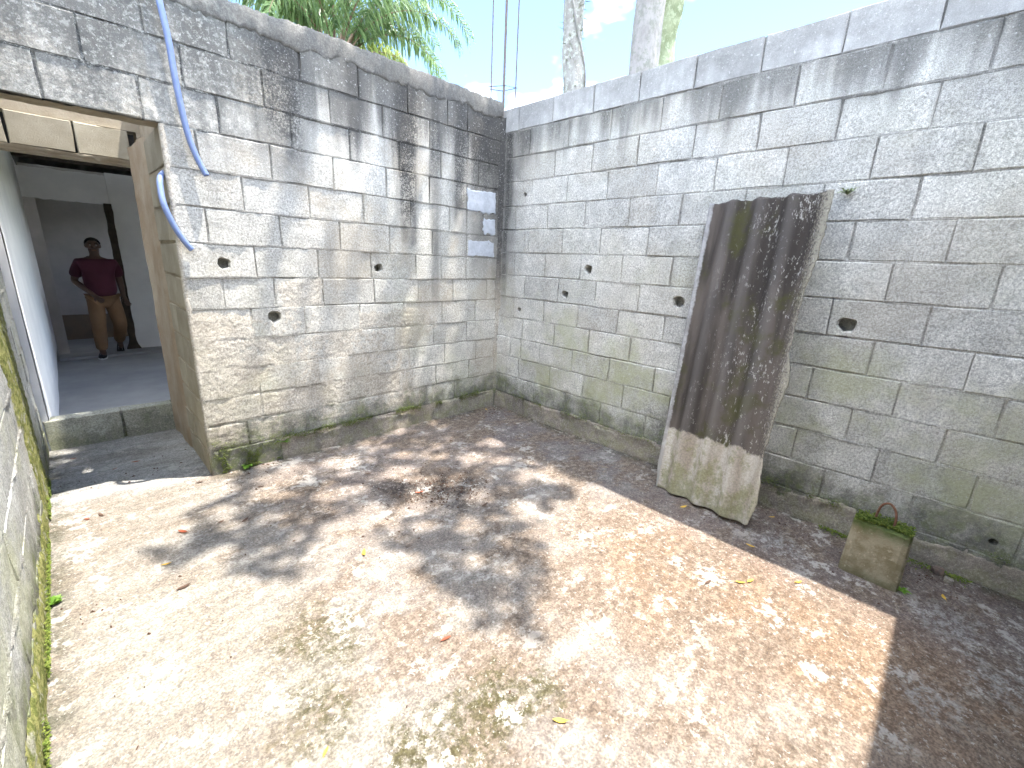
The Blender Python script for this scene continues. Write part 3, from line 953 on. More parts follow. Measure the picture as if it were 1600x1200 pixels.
# ragged mortar edge where the blocks were cut for the doorway
def cut_edge():
    V, F = [], []
    n = 150
    for j in range(n + 1):
        z = .0 + 2.10 * j / n
        w = .010 * mn.noise(Vector((0, z * 9, 3))) + .007 * mn.noise(Vector((0, z * 31, 3)))
        for k, (u, nn) in enumerate([(DU - .022 + w, -.002), (DU - .010 + w, .005), (DU + .001 + w * .6, .003), (DU + .006 + w * .4, -.010), (DU + .004, -.03)]):
            V.append(fr_L.p(u, z, nn + .003 * mn.noise(Vector((u * 40, z * 40, k)))))
    for j in range(n):
        for k in range(4):
            a = j * 5 + k
            F.append(fr_L.f((a, a + 1, a + 6, a + 5)))
    under(obj('jamb_arris', V, F, M['render'], None, smooth=True), root_L)
cut_edge()
# mortar smear under the door head
def soffit():
    V, F = [], []
    nx, ny = 70, 12
    for i in range(nx + 1):
        for j in range(ny + 1):
            x = -3.30 + (3.30 - DU + .01) * i / nx; y = .004 + .134 * j / ny
            z = 2.098 + .006 * mn.noise(Vector((x * 9, y * 9, 2))) + .004 * mn.noise(Vector((x * 31, y * 31, 2))) - .006 * math.sin(math.pi * j / ny)
            V.append((x, y + (.004 * mn.noise(Vector((x * 20, 1, 1))) if j == 0 else 0), z))
    for i in range(nx):
        for j in range(ny):
            q = i * (ny + 1) + j
            F.append((q, q + 1, q + ny + 2, q + ny + 1))
    under(obj('door_head', V, F, M['ochre_mortar'], None, True), root_L)
soffit()

FZ = -0.15
house = thing('house', 'plastered house interior with white walls seen through the doorway', 'house', (-2.9, 1.15, FZ))
YB = 1.15
# front wall of the house above the opening
fr_H = Frame((0, YB, 0), (-1, 0, 0), (0, -1, 0))
fw = box('front_wall', (-3.30, YB + .005, 2.235), (1.2, YB + .14, 2.72), M['ochre_mortar'], house)
box('front_wall', (-2.50, YB + .005, FZ - .15), (1.2, YB + .14, 2.233), M['ochre_mortar'], house)
for a, b in [(2.545, 2.83), (2.83, 3.14), (3.14, 3.30)]:
    r = random.Random(int(a * 100))
    V, F = block_mesh(fr_H, b - a - .01, .192, .10, r, None, .6)
    under(obj('lintel_block', V, F, M['ochre'], None, loc=fr_H.p((a + b) / 2, 2.135, .012)), house)
def lintel_lip(u, z):
    q = Vector((u * 9, z * 9, 1))
    return .010 + .016 * mn.noise(q) + .010 * mn.noise(q * 3) - .03 * ss(.006, .0, z - 2.004 + .008 * mn.noise(q * 2.5))
grid_part(fr_H, 2.53, 3.30, 2.004, 2.038, .012, lintel_lip, M['ochre_mortar'], house, 'lintel', -1)
box('lintel', (-3.30, YB - .002, 2.006), (-2.53, YB + .13, 2.036), M['ochre_mortar'], house)
# door sill of two blocks
for a, b in [(2.55, 2.875), (2.88, 3.30)]:
    r = random.Random(int(a * 77))
    V, F = block_mesh(fr_H, b - a - .006, .235, .12, r, None, .8)
    o = under(obj('sill_block', V, F, M['sill'], None, loc=fr_H.p((a + b) / 2, .105, .01)), house)
box('sill', (-3.24, YB + .02, -.28), (-2.53, YB + .12, .214), M['mortar_r'], house)
# inside
XR = -0.9
box('floor', (-3.30, YB + .122, FZ - .15), (XR, 8.6, FZ), M['in_floor'], house)
box('floor_ledge', (-3.23, 5.42, FZ + .001), (XR, 5.80, FZ + .035), M['in_floor'], house)
def plaster_wall(u, z):
    q = Vector((u * 2, z * 2, 4))
    return .004 * mn.noise(q) + .0015 * mn.noise(q * 8)
fr_I = Frame((-3.262, 0, 0), (0, 1, 0), (1, 0, 0))
grid_part(fr_I, YB + .0, 8.6, FZ, 2.60, .07, plaster_wall, M['plaster'], house, 'side_wall', -1)
box('side_wall_core', (-3.40, YB, -.3), (-3.268, 8.6, 2.62), M['plaster'], house)
# inner cross wall with its opening
YI = 5.88
box('inner_wall', (-2.36, YI, FZ), (XR, YI + .13, 2.45), M['plaster'], house)
def ragged(x0, x1, y, z0, z1, mat, name):
    n = 60; V, F = [], []
    for i in range(n + 1):
        x = x0 + (x1 - x0) * i / n
        b = z0 + .010 * mn.noise(Vector((x * 12, 3, 1))) + .006 * mn.noise(Vector((x * 40, 3, 1)))
        t = z1 + .018 * mn.noise(Vector((x * 7, 9, 1))) + .008 * mn.noise(Vector((x * 30, 9, 1)))
        V += [(x, y, b), (x, y, t), (x, y + .13, t), (x, y + .13, b)]
    for i in range(n):
        for k in range(4):
            F.append((i * 4 + k, i * 4 + (k + 1) % 4, i * 4 + 4 + (k + 1) % 4, i * 4 + 4 + k))
    F += [(0, 3, 2, 1), (n * 4, n * 4 + 1, n * 4 + 2, n * 4 + 3)]
    under(obj(name, V, F, mat), house)
ragged(-3.24, -2.362, YI + .002, 2.02, 2.41, M['plaster'], 'inner_wall')
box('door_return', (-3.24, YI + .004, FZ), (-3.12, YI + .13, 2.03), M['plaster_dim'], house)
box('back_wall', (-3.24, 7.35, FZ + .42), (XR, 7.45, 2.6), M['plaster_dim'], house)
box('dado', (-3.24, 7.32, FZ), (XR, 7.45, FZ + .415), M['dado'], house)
# unseen right-hand wall of the room, with openings added to light the interior
box('room_wall', (XR, YB + .14, FZ - .15), (XR + .13, 1.7, 2.6), M['plaster'], house)
box('room_wall', (XR, 4.3, FZ - .15), (XR + .13, 6.35, 2.6), M['plaster'], house)
box('room_wall', (XR, 7.2, FZ - .15), (XR + .13, 8.6, 2.6), M['plaster'], house)
box('room_wall', (XR, 6.35, FZ - .15), (XR + .13, 7.2, 1.05), M['plaster'], house)
box('room_wall', (XR, 6.35, 1.85), (XR + .13, 7.2, 2.6), M['plaster'], house)
box('room_wall', (XR, 1.7, FZ - .15), (XR + .13, 4.3, .45), M['plaster'], house)
box('room_wall', (XR, 1.7, 2.1), (XR + .13, 4.3, 2.6), M['plaster'], house)
box('rear_wall', (-3.40, 8.6, FZ - .15), (XR + .13, 8.73, 2.6), M['plaster'], house)
# fibre cement roof
def roof():
    V, F = [], []
    nx = 90
    for i in range(nx + 1):
        x = -3.5 + 3.0 * i / nx
        z = 2.70 + .024 * math.sin(x * 35.5)
        V += [(x, 1.12, z + .02), (x, 8.8, z - .02), (x, 1.12, z + .03), (x, 8.8, z - .01)]
    for i in range(nx):
        a = i * 4
        F.append((a, a + 1, a + 5, a + 4)); F.append((a + 2, a + 6, a + 7, a + 3))
    under(obj('roof', V, F, M['roof'], None, smooth=True), house)
roof()
box('roof_beam', (-3.24, 5.70, 2.50), (XR, 5.80, 2.64), M['timber'], house)

# ------------------------------------------------------------------ dark timber post at the inner opening
def door_post():
    V, F = [], []
    n = 40
    for j in range(n + 1):
        t = j / n; z = FZ + 2.17 * t
        w = .043 + .010 * mn.noise(Vector((0, z * 6, 2))) + (.055 * (1 - t / .06) if t < .06 else 0)
        cx = -2.395 + .008 * mn.noise(Vector((3, z * 2, 2)))
        d = .05
        for (a, b) in [(-w, -d), (w, -d), (w, d), (-w, d)]:
            V.append((cx + a + .006 * mn.noise(Vector((a * 50, z * 14, b * 50))), 5.80 + b, z))
    for j in range(n):
        for k in range(4):
            F.append((j * 4 + k, j * 4 + (k + 1) % 4, j * 4 + 4 + (k + 1) % 4, j * 4 + 4 + k))
    F += [(3, 2, 1, 0), (n * 4, n * 4 + 1, n * 4 + 2, n * 4 + 3)]
    o = obj('door_post', V, F, M['timber'])
    tag(o, 'dark rough timber post beside the walking person indoors', 'post')
door_post()

# ------------------------------------------------------------------ corrugated sheet leaning on the right wall
def corrugated():
    BL = Vector((-.352, -2.035, .004)); e1 = Vector((-.1238, -.9923, 0)); up = Vector((.1530, .072, 1.0))
    e2 = (up - e1 * up.dot(e1)); e2.normalize()
    a = math.radians(1.6)
    ex = (e1 * math.cos(a) + e2 * math.sin(a)).normalized()
    ez = (e2 * math.cos(a) - e1 * math.sin(a)).normalized()
    ey = ez.cross(ex)                       # points away from the yard
    L = 1.885
    right = [(0, .600), (.02, .635), (.15, .660), (.30, .655), (.42, .635), (.52, .640), (.70, .650), (.86, .672), (.95, .665), (1.03, .640), (1.2, .640), (1.34, .640), (1.45, .655), (1.58, .668), (1.75, .668), (1.885, .668)]
    nu, nv = 84, 150
    V, F = [], []
    def wave(x): return .024 * math.cos((x - .055) * 2 * math.pi / .171)
    for side in (0, 1):
        for j in range(nv + 1):
            v = L * j / nv
            for k in range(len(right) - 1):
                if right[k][0] <= v <= right[k + 1][0] + 1e-9:
                    t = (v - right[k][0]) / (right[k + 1][0] - right[k][0]); xr = right[k][1] * (1 - t) + right[k + 1][1] * t
                    break
            xr += .008 * mn.noise(Vector((0, v * 14, 5))) + .006 * mn.noise(Vector((0, v * 45, 5)))
            xl = .0 + .002 * mn.noise(Vector((0, v * 30, 1)))
            if v < .2: xl += -.012 * ss(.0, .2, v) + .012
            for i in range(nu + 1):
                x = xl + (xr - xl) * i / nu
                vv = v
                if j == nv: vv += .010 * mn.noise(Vector((x * 22, 1, 1))) + .006 * mn.noise(Vector((x * 60, 1, 1)))
                if j == 0: vv += .006 * mn.noise(Vector((x * 12, 1, 7))) + .006
                y = wave(x) + side * .0065 + .0012 * mn.noise(Vector((x * 30, v * 30, 3)))
                V.append((x, y, vv))
    n1 = (nu + 1) * (nv + 1)
    for j in range(nv):
        for i in range(nu):
            q = j * (nu + 1) + i
            F.append((q, q + 1, q + nu + 2, q + nu + 1))
            F.append((n1 + q, n1 + q + nu + 1, n1 + q + nu + 2, n1 + q + 1))
    for i in range(nu):
        F.append((i, n1 + i, n1 + i + 1, i + 1)); t = nv * (nu + 1) + i
        F.append((t, t + 1, n1 + t + 1, n1 + t))
    for j in range(nv):
        t = j * (nu + 1); F.append((t, t + nu + 1, n1 + t + nu + 1, n1 + t)); t += nu
        F.append((t, n1 + t, n1 + t + nu + 1, t + nu + 1))
    o = obj('corrugated_sheet', V, F, M['sheet'], smooth=True)
    mw = Matrix.Identity(4)
    for i in range(3):
        mw[i][0] = ex[i]; mw[i][1] = ey[i]; mw[i][2] = ez[i]; mw[i][3] = BL[i]
    o.matrix_world = mw
    tag(o, 'mould-blackened corrugated fibre cement sheet leaning on the block wall', 'sheet')
corrugated()


# ------------------------------------------------------------------ concrete weight with rebar handle
def weight():
    root = thing('concrete_weight', 'mossy concrete lifting weight with a rusty rebar handle', 'weight', (-.355, -3.228, 0))
    bm = bmesh.new()
    lv = [(.001, .114, .066), (.06, .113, .065), (.14, .111, .064), (.22, .109, .063), (.286, .107, .061), (.298, .100, .055)]
    rings = []
    for z, hx, hy in lv:
        ring = []
        n = 8
        per = []
        for s in range(4):
            cs = [(-1, -1), (1, -1), (1, 1), (-1, 1)]
            a = Vector(cs[s]); b = Vector(cs[(s + 1) % 4])
            for k in range(n): per.append(a + (b - a) * (k / n))
        for p in per:
            px, py = p.x * hx * 1.05, p.y * hy * 1.05
            cr = .012                                    # soften the vertical arrises
            if abs(p.x) > .99 and abs(p.y) > .99: px *= 1 - cr / hx * .5; py *= 1 - cr / hy * .5
            j = .003 * mn.noise(Vector((px * 30, py * 30, z * 30))) + .002 * mn.noise(Vector((px * 80, py * 80, z * 80)))
            ring.append(bm.verts.new((py + j, px + j, max(z + (j if z > .01 else 0), .001))))
        rings.append(ring)
    for a, b in zip(rings[:-1], rings[1:]):
        for k in range(len(a)):
            k2 = (k + 1) % len(a)
            bm.faces.new((a[k], a[k2], b[k2], b[k]))
    bm.faces.new(rings[-1]); bm.faces.new(list(reversed(rings[0])))
    bmesh.ops.recalc_face_normals(bm, faces=bm.faces)
    me = bpy.data.meshes.new('body'); bm.to_mesh(me); bm.free()
    me.materials.append(M['weight'])
    body = bpy.data.objects.new('body', me); link(body, root)
    body.rotation_euler = (0, 0, math.radians(-2.5))
    pts = catmull([(.01, .035, .27), (.008, .036, .33), (.004, .026, .385), (-.004, .0, .407), (-.012, -.026, .385), (-.016, -.037, .34), (-.018, -.038, .27)], 5)
    V, F = tube_data(pts, .0055, 8)
    obj('handle', V, F, M['rust'], root, True)
    # moss cushion and litter on top
    V, F = [], []
    r = random.Random(3)
    for k in range(800):
        x = r.uniform(-.062, .060); y = r.uniform(-.108, .108)
        if r.random() < .5: x = -abs(x)
        z = .296 + .012 * (1 - abs(y) / .12) + r.uniform(0, .008)
        an = r.uniform(0, 6.28); l = r.uniform(.006, .016); w = l * .4; tz = r.uniform(.0, .014)
        c, s = math.cos(an), math.sin(an); b = len(V)
        V += [(x, y, z - .006), (x + c * l * .5 - s * w, y + s * l * .5 + c * w, z + tz * .6), (x + c * l, y + s * l, z + tz * .5), (x + c * l * .5 + s * w, y + s * l * .5 - c * w, z + tz * .6)]
        F.append((b, b + 1, b + 2, b + 3))
    o = obj('moss', V, F, M['moss'], root); o['kind'] = 'stuff'
weight()

# ------------------------------------------------------------------ blue conduits on the doorway wall
def conduit(pts, label, r=.0155):
    P = catmull(pts, 8)
    V, F = tube_data(P, r, 12, hollow=True)
    n = len(V)
    V2, F2 = tube_data(P, r * .8, 12, hollow=True)
    V += V2; F += [tuple(reversed([i + n for i in f])) for f in F2]
    last = (len(P) - 1) * 12
    for k in range(12):
        k2 = (k + 1) % 12
        F.append((last + k, last + k2, n + last + k2, n + last + k))
    o = obj('conduit', V, F, M['conduit'], smooth=True)
    tag(o, label, 'conduit')
conduit([(-2.50, .30, 2.80), (-2.49, .10, 2.875), (-2.475, -.02, 2.85), (-2.464, -.040, 2.67), (-2.448, -.036, 2.508), (-2.440, -.032, 2.306), (-2.420, -.030, 2.08), (-2.390, -.035, 1.95), (-2.357, -.045, 1.862)],
        'long blue plastic conduit hanging down over the wall top')
conduit([(-2.535, .06, 1.86), (-2.560, .03, 1.835), (-2.574, .0, 1.79), (-2.576, -.03, 1.69), (-2.548, -.035, 1.584), (-2.51, -.035, 1.50), (-2.476, -.03, 1.45)],
        'short curved blue plastic conduit bent round the door jamb')

# ------------------------------------------------------------------ rebar column above the corner
def rebar_column():
    root = thing('rebar_column', 'bare steel rebar column rising from the wall corner', 'rebar', (.09, .1, 2.70))
    cor = [(.02, .215), (.16, .17), (.03, .01), (.17, -.0)]
    for k, (x, y) in enumerate([(.03, .205), (.145, .165), (.075, .075), (.145, .0)]):
        pts = [(x - .09, y - .1, -.1), (x - .09, y - .1, 1.0), (x - .09 + .004 * k, y - .1 - .004, 2.2), (x - .09 + .01 * k, y - .1 - .01, 3.4)]
        V, F = tube_data(catmull(pts, 5), .006, 7)
        obj('bar', V, F, M['rebar'], root, True)
    q = [(.022, .213), (.152, .175), (.155, -.006), (.070, .066)]
    for z in (.28, 1.6):
        pts = [(a - .09, b - .1, z + .012 * (i % 2)) for i, (a, b) in enumerate(q)]
        pts.append((pts[0][0] - .012, pts[0][1] + .01, z + .02))
        V, F = tube_data(pts, .0035, 6)
        obj('stirrup', V, F, M['rebar'], root, True)
rebar_column()

# ------------------------------------------------------------------ trees beyond the right wall
SHADE = [(-2.95, -.80), (-2.70, -1.12), (-2.45, -1.40), (-2.34, -1.20), (-2.2, -1.04), (-2.04, -1.32), (-2.02, -1.7), (-2.10, -2.1), (-1.88, -2.36), (-1.55, -2.14), (-1.40, -1.82),
         (-1.0, -1.72), (-.4, -1.7), (.4, -1.2), (.6, .6), (-.6, .62), (-1.9, .58), (-2.36, .45), (-2.42, .0), (-2.5, -.3), (-2.9, -.60)]
LIT = [(-2.30, -.42, .14), (-2.05, -.75, .13), (-2.16, -.26, .15), (-1.88, -.30, .09), (-1.60, -.74, .13), (-1.13, -.71, .12), (-1.03, -.87, .09), (-.70, -.78, .09),
       (-1.54, -.97, .10), (-.86, -1.39, .14), (-1.28, -1.66, .12), (-1.75, -1.21, .13), (-2.05, -1.16, .18), (-2.22, -1.27, .18), (-1.42, -.50, .07), (-.9, -1.05, .07), (-2.62, -.55, .10),
       (-2.74, -.98, .10), (-1.70, -1.95, .05), (-1.62, -1.55, .06), (-2.24, .02, .09), (-2.24, .13, .09), (-2.22, .24, .08), (-2.09, .33, .11), (-1.93, .28, .07), (-1.62, .20, .065), (-1.60, .30, .075), (-1.5, .40, .07),
       (-1.20, .28, .07), (-1.78, .09, .06), (-1.35, .36, .07), (-2.0, .12, .05), (-1.05, .15, .04), (-.85, .3, .05)]


def inpoly(x, y, P):
    c = False
    j = len(P) - 1
    for i in range(len(P)):
        if (P[i][1] > y) != (P[j][1] > y) and x < (P[j][0] - P[i][0]) * (y - P[i][1]) / (P[j][1] - P[i][1]) + P[i][0]: c = not c
        j = i
    return c


def leaf_cloud(pts, size, mat, name, parent, seed):
    r = np.random.default_rng(seed)
    P = np.array(pts); n = len(P)
    a = r.normal(size=(n, 3)); a[:, 2] *= .45; a /= np.linalg.norm(a, axis=1)[:, None]
    nz = r.normal(size=(n, 3)) * .55; nz[:, 2] += 1.0; nz /= np.linalg.norm(nz, axis=1)[:, None]
    b = np.cross(nz, a); b /= np.linalg.norm(b, axis=1)[:, None]
    L = size * r.uniform(.65, 1.3, size=(n, 1))
    V = np.stack([P - a * L * .5, P + b * L * .23, P + a * L * .5 - nz * L * .08, P - b * L * .23], 1).reshape(-1, 3)
    me = bpy.data.meshes.new(name)
    me.from_pydata(V.tolist(), [], (np.arange(n * 4).reshape(n, 4)).tolist())
    me.materials.append(mat); me.update()
    o = bpy.data.objects.new(name, me)
    link(o)
    under(o, parent)
    return o


def trunk_obj(pts, radii, mat, parent, name='trunk', jit=.25, seg=16, sub=7):
    P = catmull(pts, sub)
    n = len(radii)
    R = [np.interp(i / (len(P) - 1) * (n - 1), range(n), radii) for i in range(len(P))]
    V, F = tube_data(P, R, seg, jit)
    o = obj(name, V, F, mat, None, True)
    return under(o, parent)


def overhead_tree():
    base = Vector((1.75, -.36, -.35))
    root = thing('broadleaf_tree', 'smooth grey leaning tree trunk, the thicker one rising behind the wall', 'tree', base)
    trunk_obj([(1.82, -.30, -.35), (1.78, -.30, 1.5), (1.78, -.28, 3.0), (1.76, -.34, 4.6), (1.62, -.7, 6.0), (1.4, -1.0, 7.0)], [.21, .17, .16, .14, .12, .09], M['bark2'], root, jit=.16)
    pts = []
    r = random.Random(19)
    limbs = []
    tries = 0
    while len(pts) < 6000 and tries < 90000:
        tries += 1
        x = r.uniform(-3.0, .6); y = r.uniform(-2.45, .62)
        wx = .10 * mn.noise(Vector((x * 6, y * 6, 1))) + .06 * mn.noise(Vector((x * 15, y * 15, 2))); wy = .10 * mn.noise(Vector((x * 6, y * 6, 7))) + .06 * mn.noise(Vector((x * 15, y * 15, 9)))
        if not inpoly(x + wx, y + wy, SHADE): continue
        # leaves thin out round the sunny gaps
        if any((x + wx - a) ** 2 + (y + wy - b) ** 2 < (c * r.uniform(.8, 1.3)) ** 2 for a, b, c in LIT): continue
        if mn.noise(Vector((x * 5.5, y * 5.5, 3.3))) + .6 * mn.noise(Vector((x * 14, y * 14, 3.3))) < -.25 and r.random() < .85: continue
        h = 7.9 + 1.3 * mn.noise(Vector((x * 1.1, y * 1.1, 8))) + r.uniform(-.7, .7)
        pts.append((x - SX * h, y - SY * h, h))
    for k in range(1500):                            # extra unseen leaves added to keep the sun off the passage
        x = r.uniform(-3.75, -2.5); y = r.uniform(.42, 1.35); h = 8.0 + r.uniform(-.8, .8)
        if mn.noise(Vector((x * 5, y * 5, 6))) < -.35: continue
        pts.append((x - SX * h, y - SY * h, h))
    # the rest of the crown spreads away beyond the wall
    for k in range(5200):
        a = r.uniform(0, 6.283); q = math.sqrt(r.random()) * 2.6
        x = 1.8 + q * math.cos(a); y = .2 + q * math.sin(a) * .9
        if x < .5 or mn.noise(Vector((x * 1.8, y * 1.8, 1))) < -.1: continue
        h = 8.4 + 1.2 * mn.noise(Vector((x, y, 4))) + r.uniform(-.8, .9)
        pts.append((x - SX * h, y - SY * h, h))
    leaf_cloud(pts, .105, M['leaf'], 'crown', root, 5)
    top = Vector((1.4, -1.0, 7.0))
    for k in range(16):
        q = Vector(pts[r.randrange(len(pts))])
        mid = top.lerp(q, .5) + Vector((r.uniform(-.3, .3), r.uniform(-.3, .3), r.uniform(.1, .5)))
        trunk_obj([top + Vector((0, 0, -.4 * r.random())), mid, q], [.05, .028, .008], M['bark2'], root, 'limb', .1, 8, 5)


overhead_tree()


def lichen_tree():
    base = Vector((2.25, .95, -.35))
    root = thing('broadleaf_tree', 'slender pale lichen-covered trunk wrapped by a climbing stem', 'tree', base)
    P = [(2.25, 1.02, -.35), (2.25, 1.02, 2.0), (2.25, 1.02, 3.6), (2.24, 1.09, 4.3), (2.25, 1.12, 5.2), (2.3, 1.2, 7.0)]
    trunk_obj(P, [.17, .155, .145, .125, .135, .10], M['bark'], root, jit=.22)
    vine = []
    for k in range(40):
        t = k / 39; z = 1.5 + 4.2 * t; a = 5.2 + 1.9 * math.sin(t * 5.5)
        cx = 2.25; cy = 1.02 if z < 3.6 else 1.02 + .07 * min(1, (z - 3.6) / .7)
        vine.append((cx + .155 * math.cos(a), cy + .155 * math.sin(a), z))
    V, F = tube_data(vine, .014, 7, .2)
    under(obj('climbing_stem', V, F, M['bark2'], None, True), root)
    # root hairs and small epiphytes on the bark
    V, F = [], []
    r = random.Random(4)
    for k in range(900):
        z = r.uniform(2.4, 6.0); a = r.uniform(0, 6.28)
        cy = 1.02 if z < 3.6 else 1.02 + .08 * min(1, (z - 3.6) / .7)
        d = Vector((math.cos(a), math.sin(a), r.uniform(-.3, .5)))
        p = Vector((2.25, cy, z)) + Vector((math.cos(a), math.sin(a), 0)) * .125
        l = r.uniform(.02, .06) if r.random() < .9 else r.uniform(.05, .1)
        q = p + d * l; s = d.cross(Vector((0, 0, 1))).normalized() * l * .16
        b = len(V); V += [p - s, p + s, q]; F.append((b, b + 1, b + 2))
    o = under(obj('epiphytes', V, F, M['bark3'], None), root)
    o['kind'] = 'stuff'
    pts = []
    for k in range(3500):
        v = Vector((r.gauss(0, 1), r.gauss(0, 1), r.gauss(0, .6)))
        p = Vector((2.6, 1.6, 9.0)) + v * .85
        if p.z < 7.4: continue
        pts.append(tuple(p))
    leaf_cloud(pts, .11, M['leaf'], 'crown', root, 6)
    for k in range(7):
        q = Vector(pts[r.randrange(len(pts))])
        trunk_obj([(2.3, 1.2, 6.9), Vector((2.3, 1.2, 7.0)).lerp(q, .5) + Vector((0, 0, .2)), q], [.06, .035, .01], M['bark'], root, 'limb', .1, 8, 5)


lichen_tree()


def mossy_tree():
    base = Vector((3.4, .18, -.35))
    root = thing('broadleaf_tree', 'green mossy trunk half hidden behind the thicker grey trunk', 'tree', base)
    trunk_obj([(3.42, .40, -.35), (3.4, .43, 2.5), (3.38, .44, 4.2), (3.30, .33, 5.0), (3.1, .55, 6.2), (2.9, .8, 7.6)], [.26, .22, .19, .16, .13, .09], M['bark3'], root, jit=.3)
    r = random.Random(14); pts = []
    for k in range(3000):
        v = Vector((r.gauss(0, 1), r.gauss(0, 1), r.gauss(0, .6)))
        p = Vector((3.2, .6, 9.6)) + v * .9
        if p.z < 8.0: continue
        pts.append(tuple(p))
    leaf_cloud(pts, .11, M['leaf'], 'crown', root, 16)
    for k in range(6):
        q = Vector(pts[r.randrange(len(pts))])
        trunk_obj([(2.9, .8, 7.5), Vector((2.9, .8, 7.5)).lerp(q, .5) + Vector((0, 0, .2)), q], [.06, .035, .01], M['bark3'], root, 'limb', .1, 8, 5)


mossy_tree()


# ------------------------------------------------------------------ palm behind the doorway wall
def palm():
    base = Vector((.80, 5.0, -.35))
    root = thing('palm_tree', 'feather palm with arching fronds showing above the doorway wall', 'palm', base)
    trunk_obj([(.72, 5.0, -.35), (.76, 5.0, 2), (.80, 5.0, 4.5)], [.17, .14, .13], M['rachis'], root, jit=.12)
    top = Vector((.80, 5.0, 4.52))
    r = random.Random(12)
    #  heading (deg from +x), rise angle, length, droop, material
    FR = [(8, 66, 2.9, 1.75, 'frond'), (-28, 60, 2.6, 1.8, 'frond'), (35, 74, 3.0, 1.6, 'frond'), (175, 62, 2.5, 1.9, 'frond'), (200, 72, 2.7, 1.7, 'frond'), (150, 78, 2.7, 1.5, 'frond'),
          (250, 74, 2.6, 1.5, 'frond'), (300, 80, 2.9, 1.3, 'frond'), (95, 82, 3.0, 1.2, 'frond'), (60, 58, 2.6, 1.8, 'frond'), (120, 60, 2.6, 1.8, 'frond'), (-10, 34, 1.6, 1.5, 'frond_y'),
          (-45, 30, 1.4, 1.5, 'frond_y'), (20, 22, 1.3, 1.3, 'frond_y'), (225, 55, 2.0, 1.9, 'frond'), (-65, 68, 2.3, 1.7, 'frond'), (2, 48, 2.6, 1.6, 'frond'), (188, 45, 2.1, 1.6, 'frond'), (-12, 70, 3.3, 2.0, 'frond'), (14, 58, 3.1, 2.0, 'frond'), (192, 66, 2.8, 2.0, 'frond'), (168, 52, 2.3, 2.0, 'frond'), (210, 40, 1.8, 1.7, 'frond')]
    for hd, rise, L, droop, mk in FR:
        h = math.radians(hd + r.uniform(-5, 5))
        dx, dy = math.cos(h), math.sin(h)
        P = []
        n = 22
        p = top + Vector((dx * .08, dy * .08, r.uniform(-.05, .1)))
        ang = math.radians(rise)
        for i in range(n + 1):
            P.append(p.copy())
            st = L / n
            p = p + Vector((dx * math.cos(ang), dy * math.cos(ang), math.sin(ang))) * st
            ang -= droop / n * (0.25 + 1.5 * (i / n)) * 1.25
        side = Vector((-dy, dx, 0))
        V, F = [], []
        MI = []
        tv, tf = tube_data(P, [max(.004, .022 * (1 - i / (n + 1))) for i in range(n + 1)], 6)
        V += tv; F += tf; MI += [0] * len(tf)
        nl = int(L * 33)
        for i in range(nl):
            t = .14 + .86 * (i + r.random() * .6) / nl
            f = min(t * n, n - .001); k = int(f); q = P[k].lerp(P[k + 1], f - k)
            tan = (P[min(k + 1, n)] - P[max(k - 1, 0)]).normalized()
            ll = (.72 if mk == 'frond' else .46) * math.sin(min(1, t * 1.15 + .12) * math.pi * .80 + .25) * r.uniform(.8, 1.15)
            ll = max(ll, .14)
            for s in (-1, 1):
                d = (side * s * r.uniform(.55, 1.0) + tan * r.uniform(.55, .9) + Vector((0, 0, r.uniform(-.15, .55)))).normalized()
                w = .012
                wd = tan.cross(d).normalized().cross(d).normalized() * w if r.random() < .5 else tan * w
                p1 = q + d * ll * .45; d2 = (d + Vector((0, 0, -r.uniform(1.2, 2.2)))).normalized(); p2 = p1 + d2 * ll * .35
                d3 = (d2 + Vector((0, 0, -.9))).normalized(); p3 = p2 + d3 * ll * .28
                b = len(V)
                V += [q - wd * .5, q + wd * .5, p1 + wd, p1 - wd, p2 + wd * .8, p2 - wd * .8, p3]
                F += [(b, b + 1, b + 2, b + 3), (b + 3, b + 2, b + 4, b + 5), (b + 5, b + 4, b + 6)]
                MI += [1, 1, 1]
        o = obj('frond', V, F, None, None, False, None, [M['rachis'], M[mk]], MI)
        under(o, root)


palm()


# ------------------------------------------------------------------ small plants
def blades(V, F, c, n, ln, wd, r, up=.8, nrm=None):
    for k in range(n):
        a = r.uniform(0, 6.28)
        d = Vector((math.cos(a), math.sin(a), r.uniform(.3, 1.2) * up)).normalized()
        if nrm is not None:
            if d.dot(nrm) < 0: d = d - nrm * 1.7 * d.dot(nrm)
            d = (d + nrm * .35).normalized()
        l = ln * r.uniform(.6, 1.2)
        s = d.cross(Vector((r.random() - .5, r.random() - .5, 1))).normalized() * wd * r.uniform(.7, 1.2)
        m1 = c + d * l * .55 + Vector((0, 0, l * .05)); e = c + d * l + Vector((0, 0, -l * .22))
        b = len(V)
        V += [c - s * .3, c + s * .3, m1 + s, m1 - s, e]
        F += [(b, b + 1, b + 2, b + 3), (b + 3, b + 2, b + 4)]


def plant(name, loc, n, ln, wd, mat, label, cat, seed, group=None, nrm=None):
    V, F = [], []
    r = random.Random(seed)
    blades(V, F, Vector((0, 0, 0)), n, ln, wd, r, nrm=nrm)
    o = obj(name, V, F, mat, None, loc=loc)
    tag(o, label, cat, group)


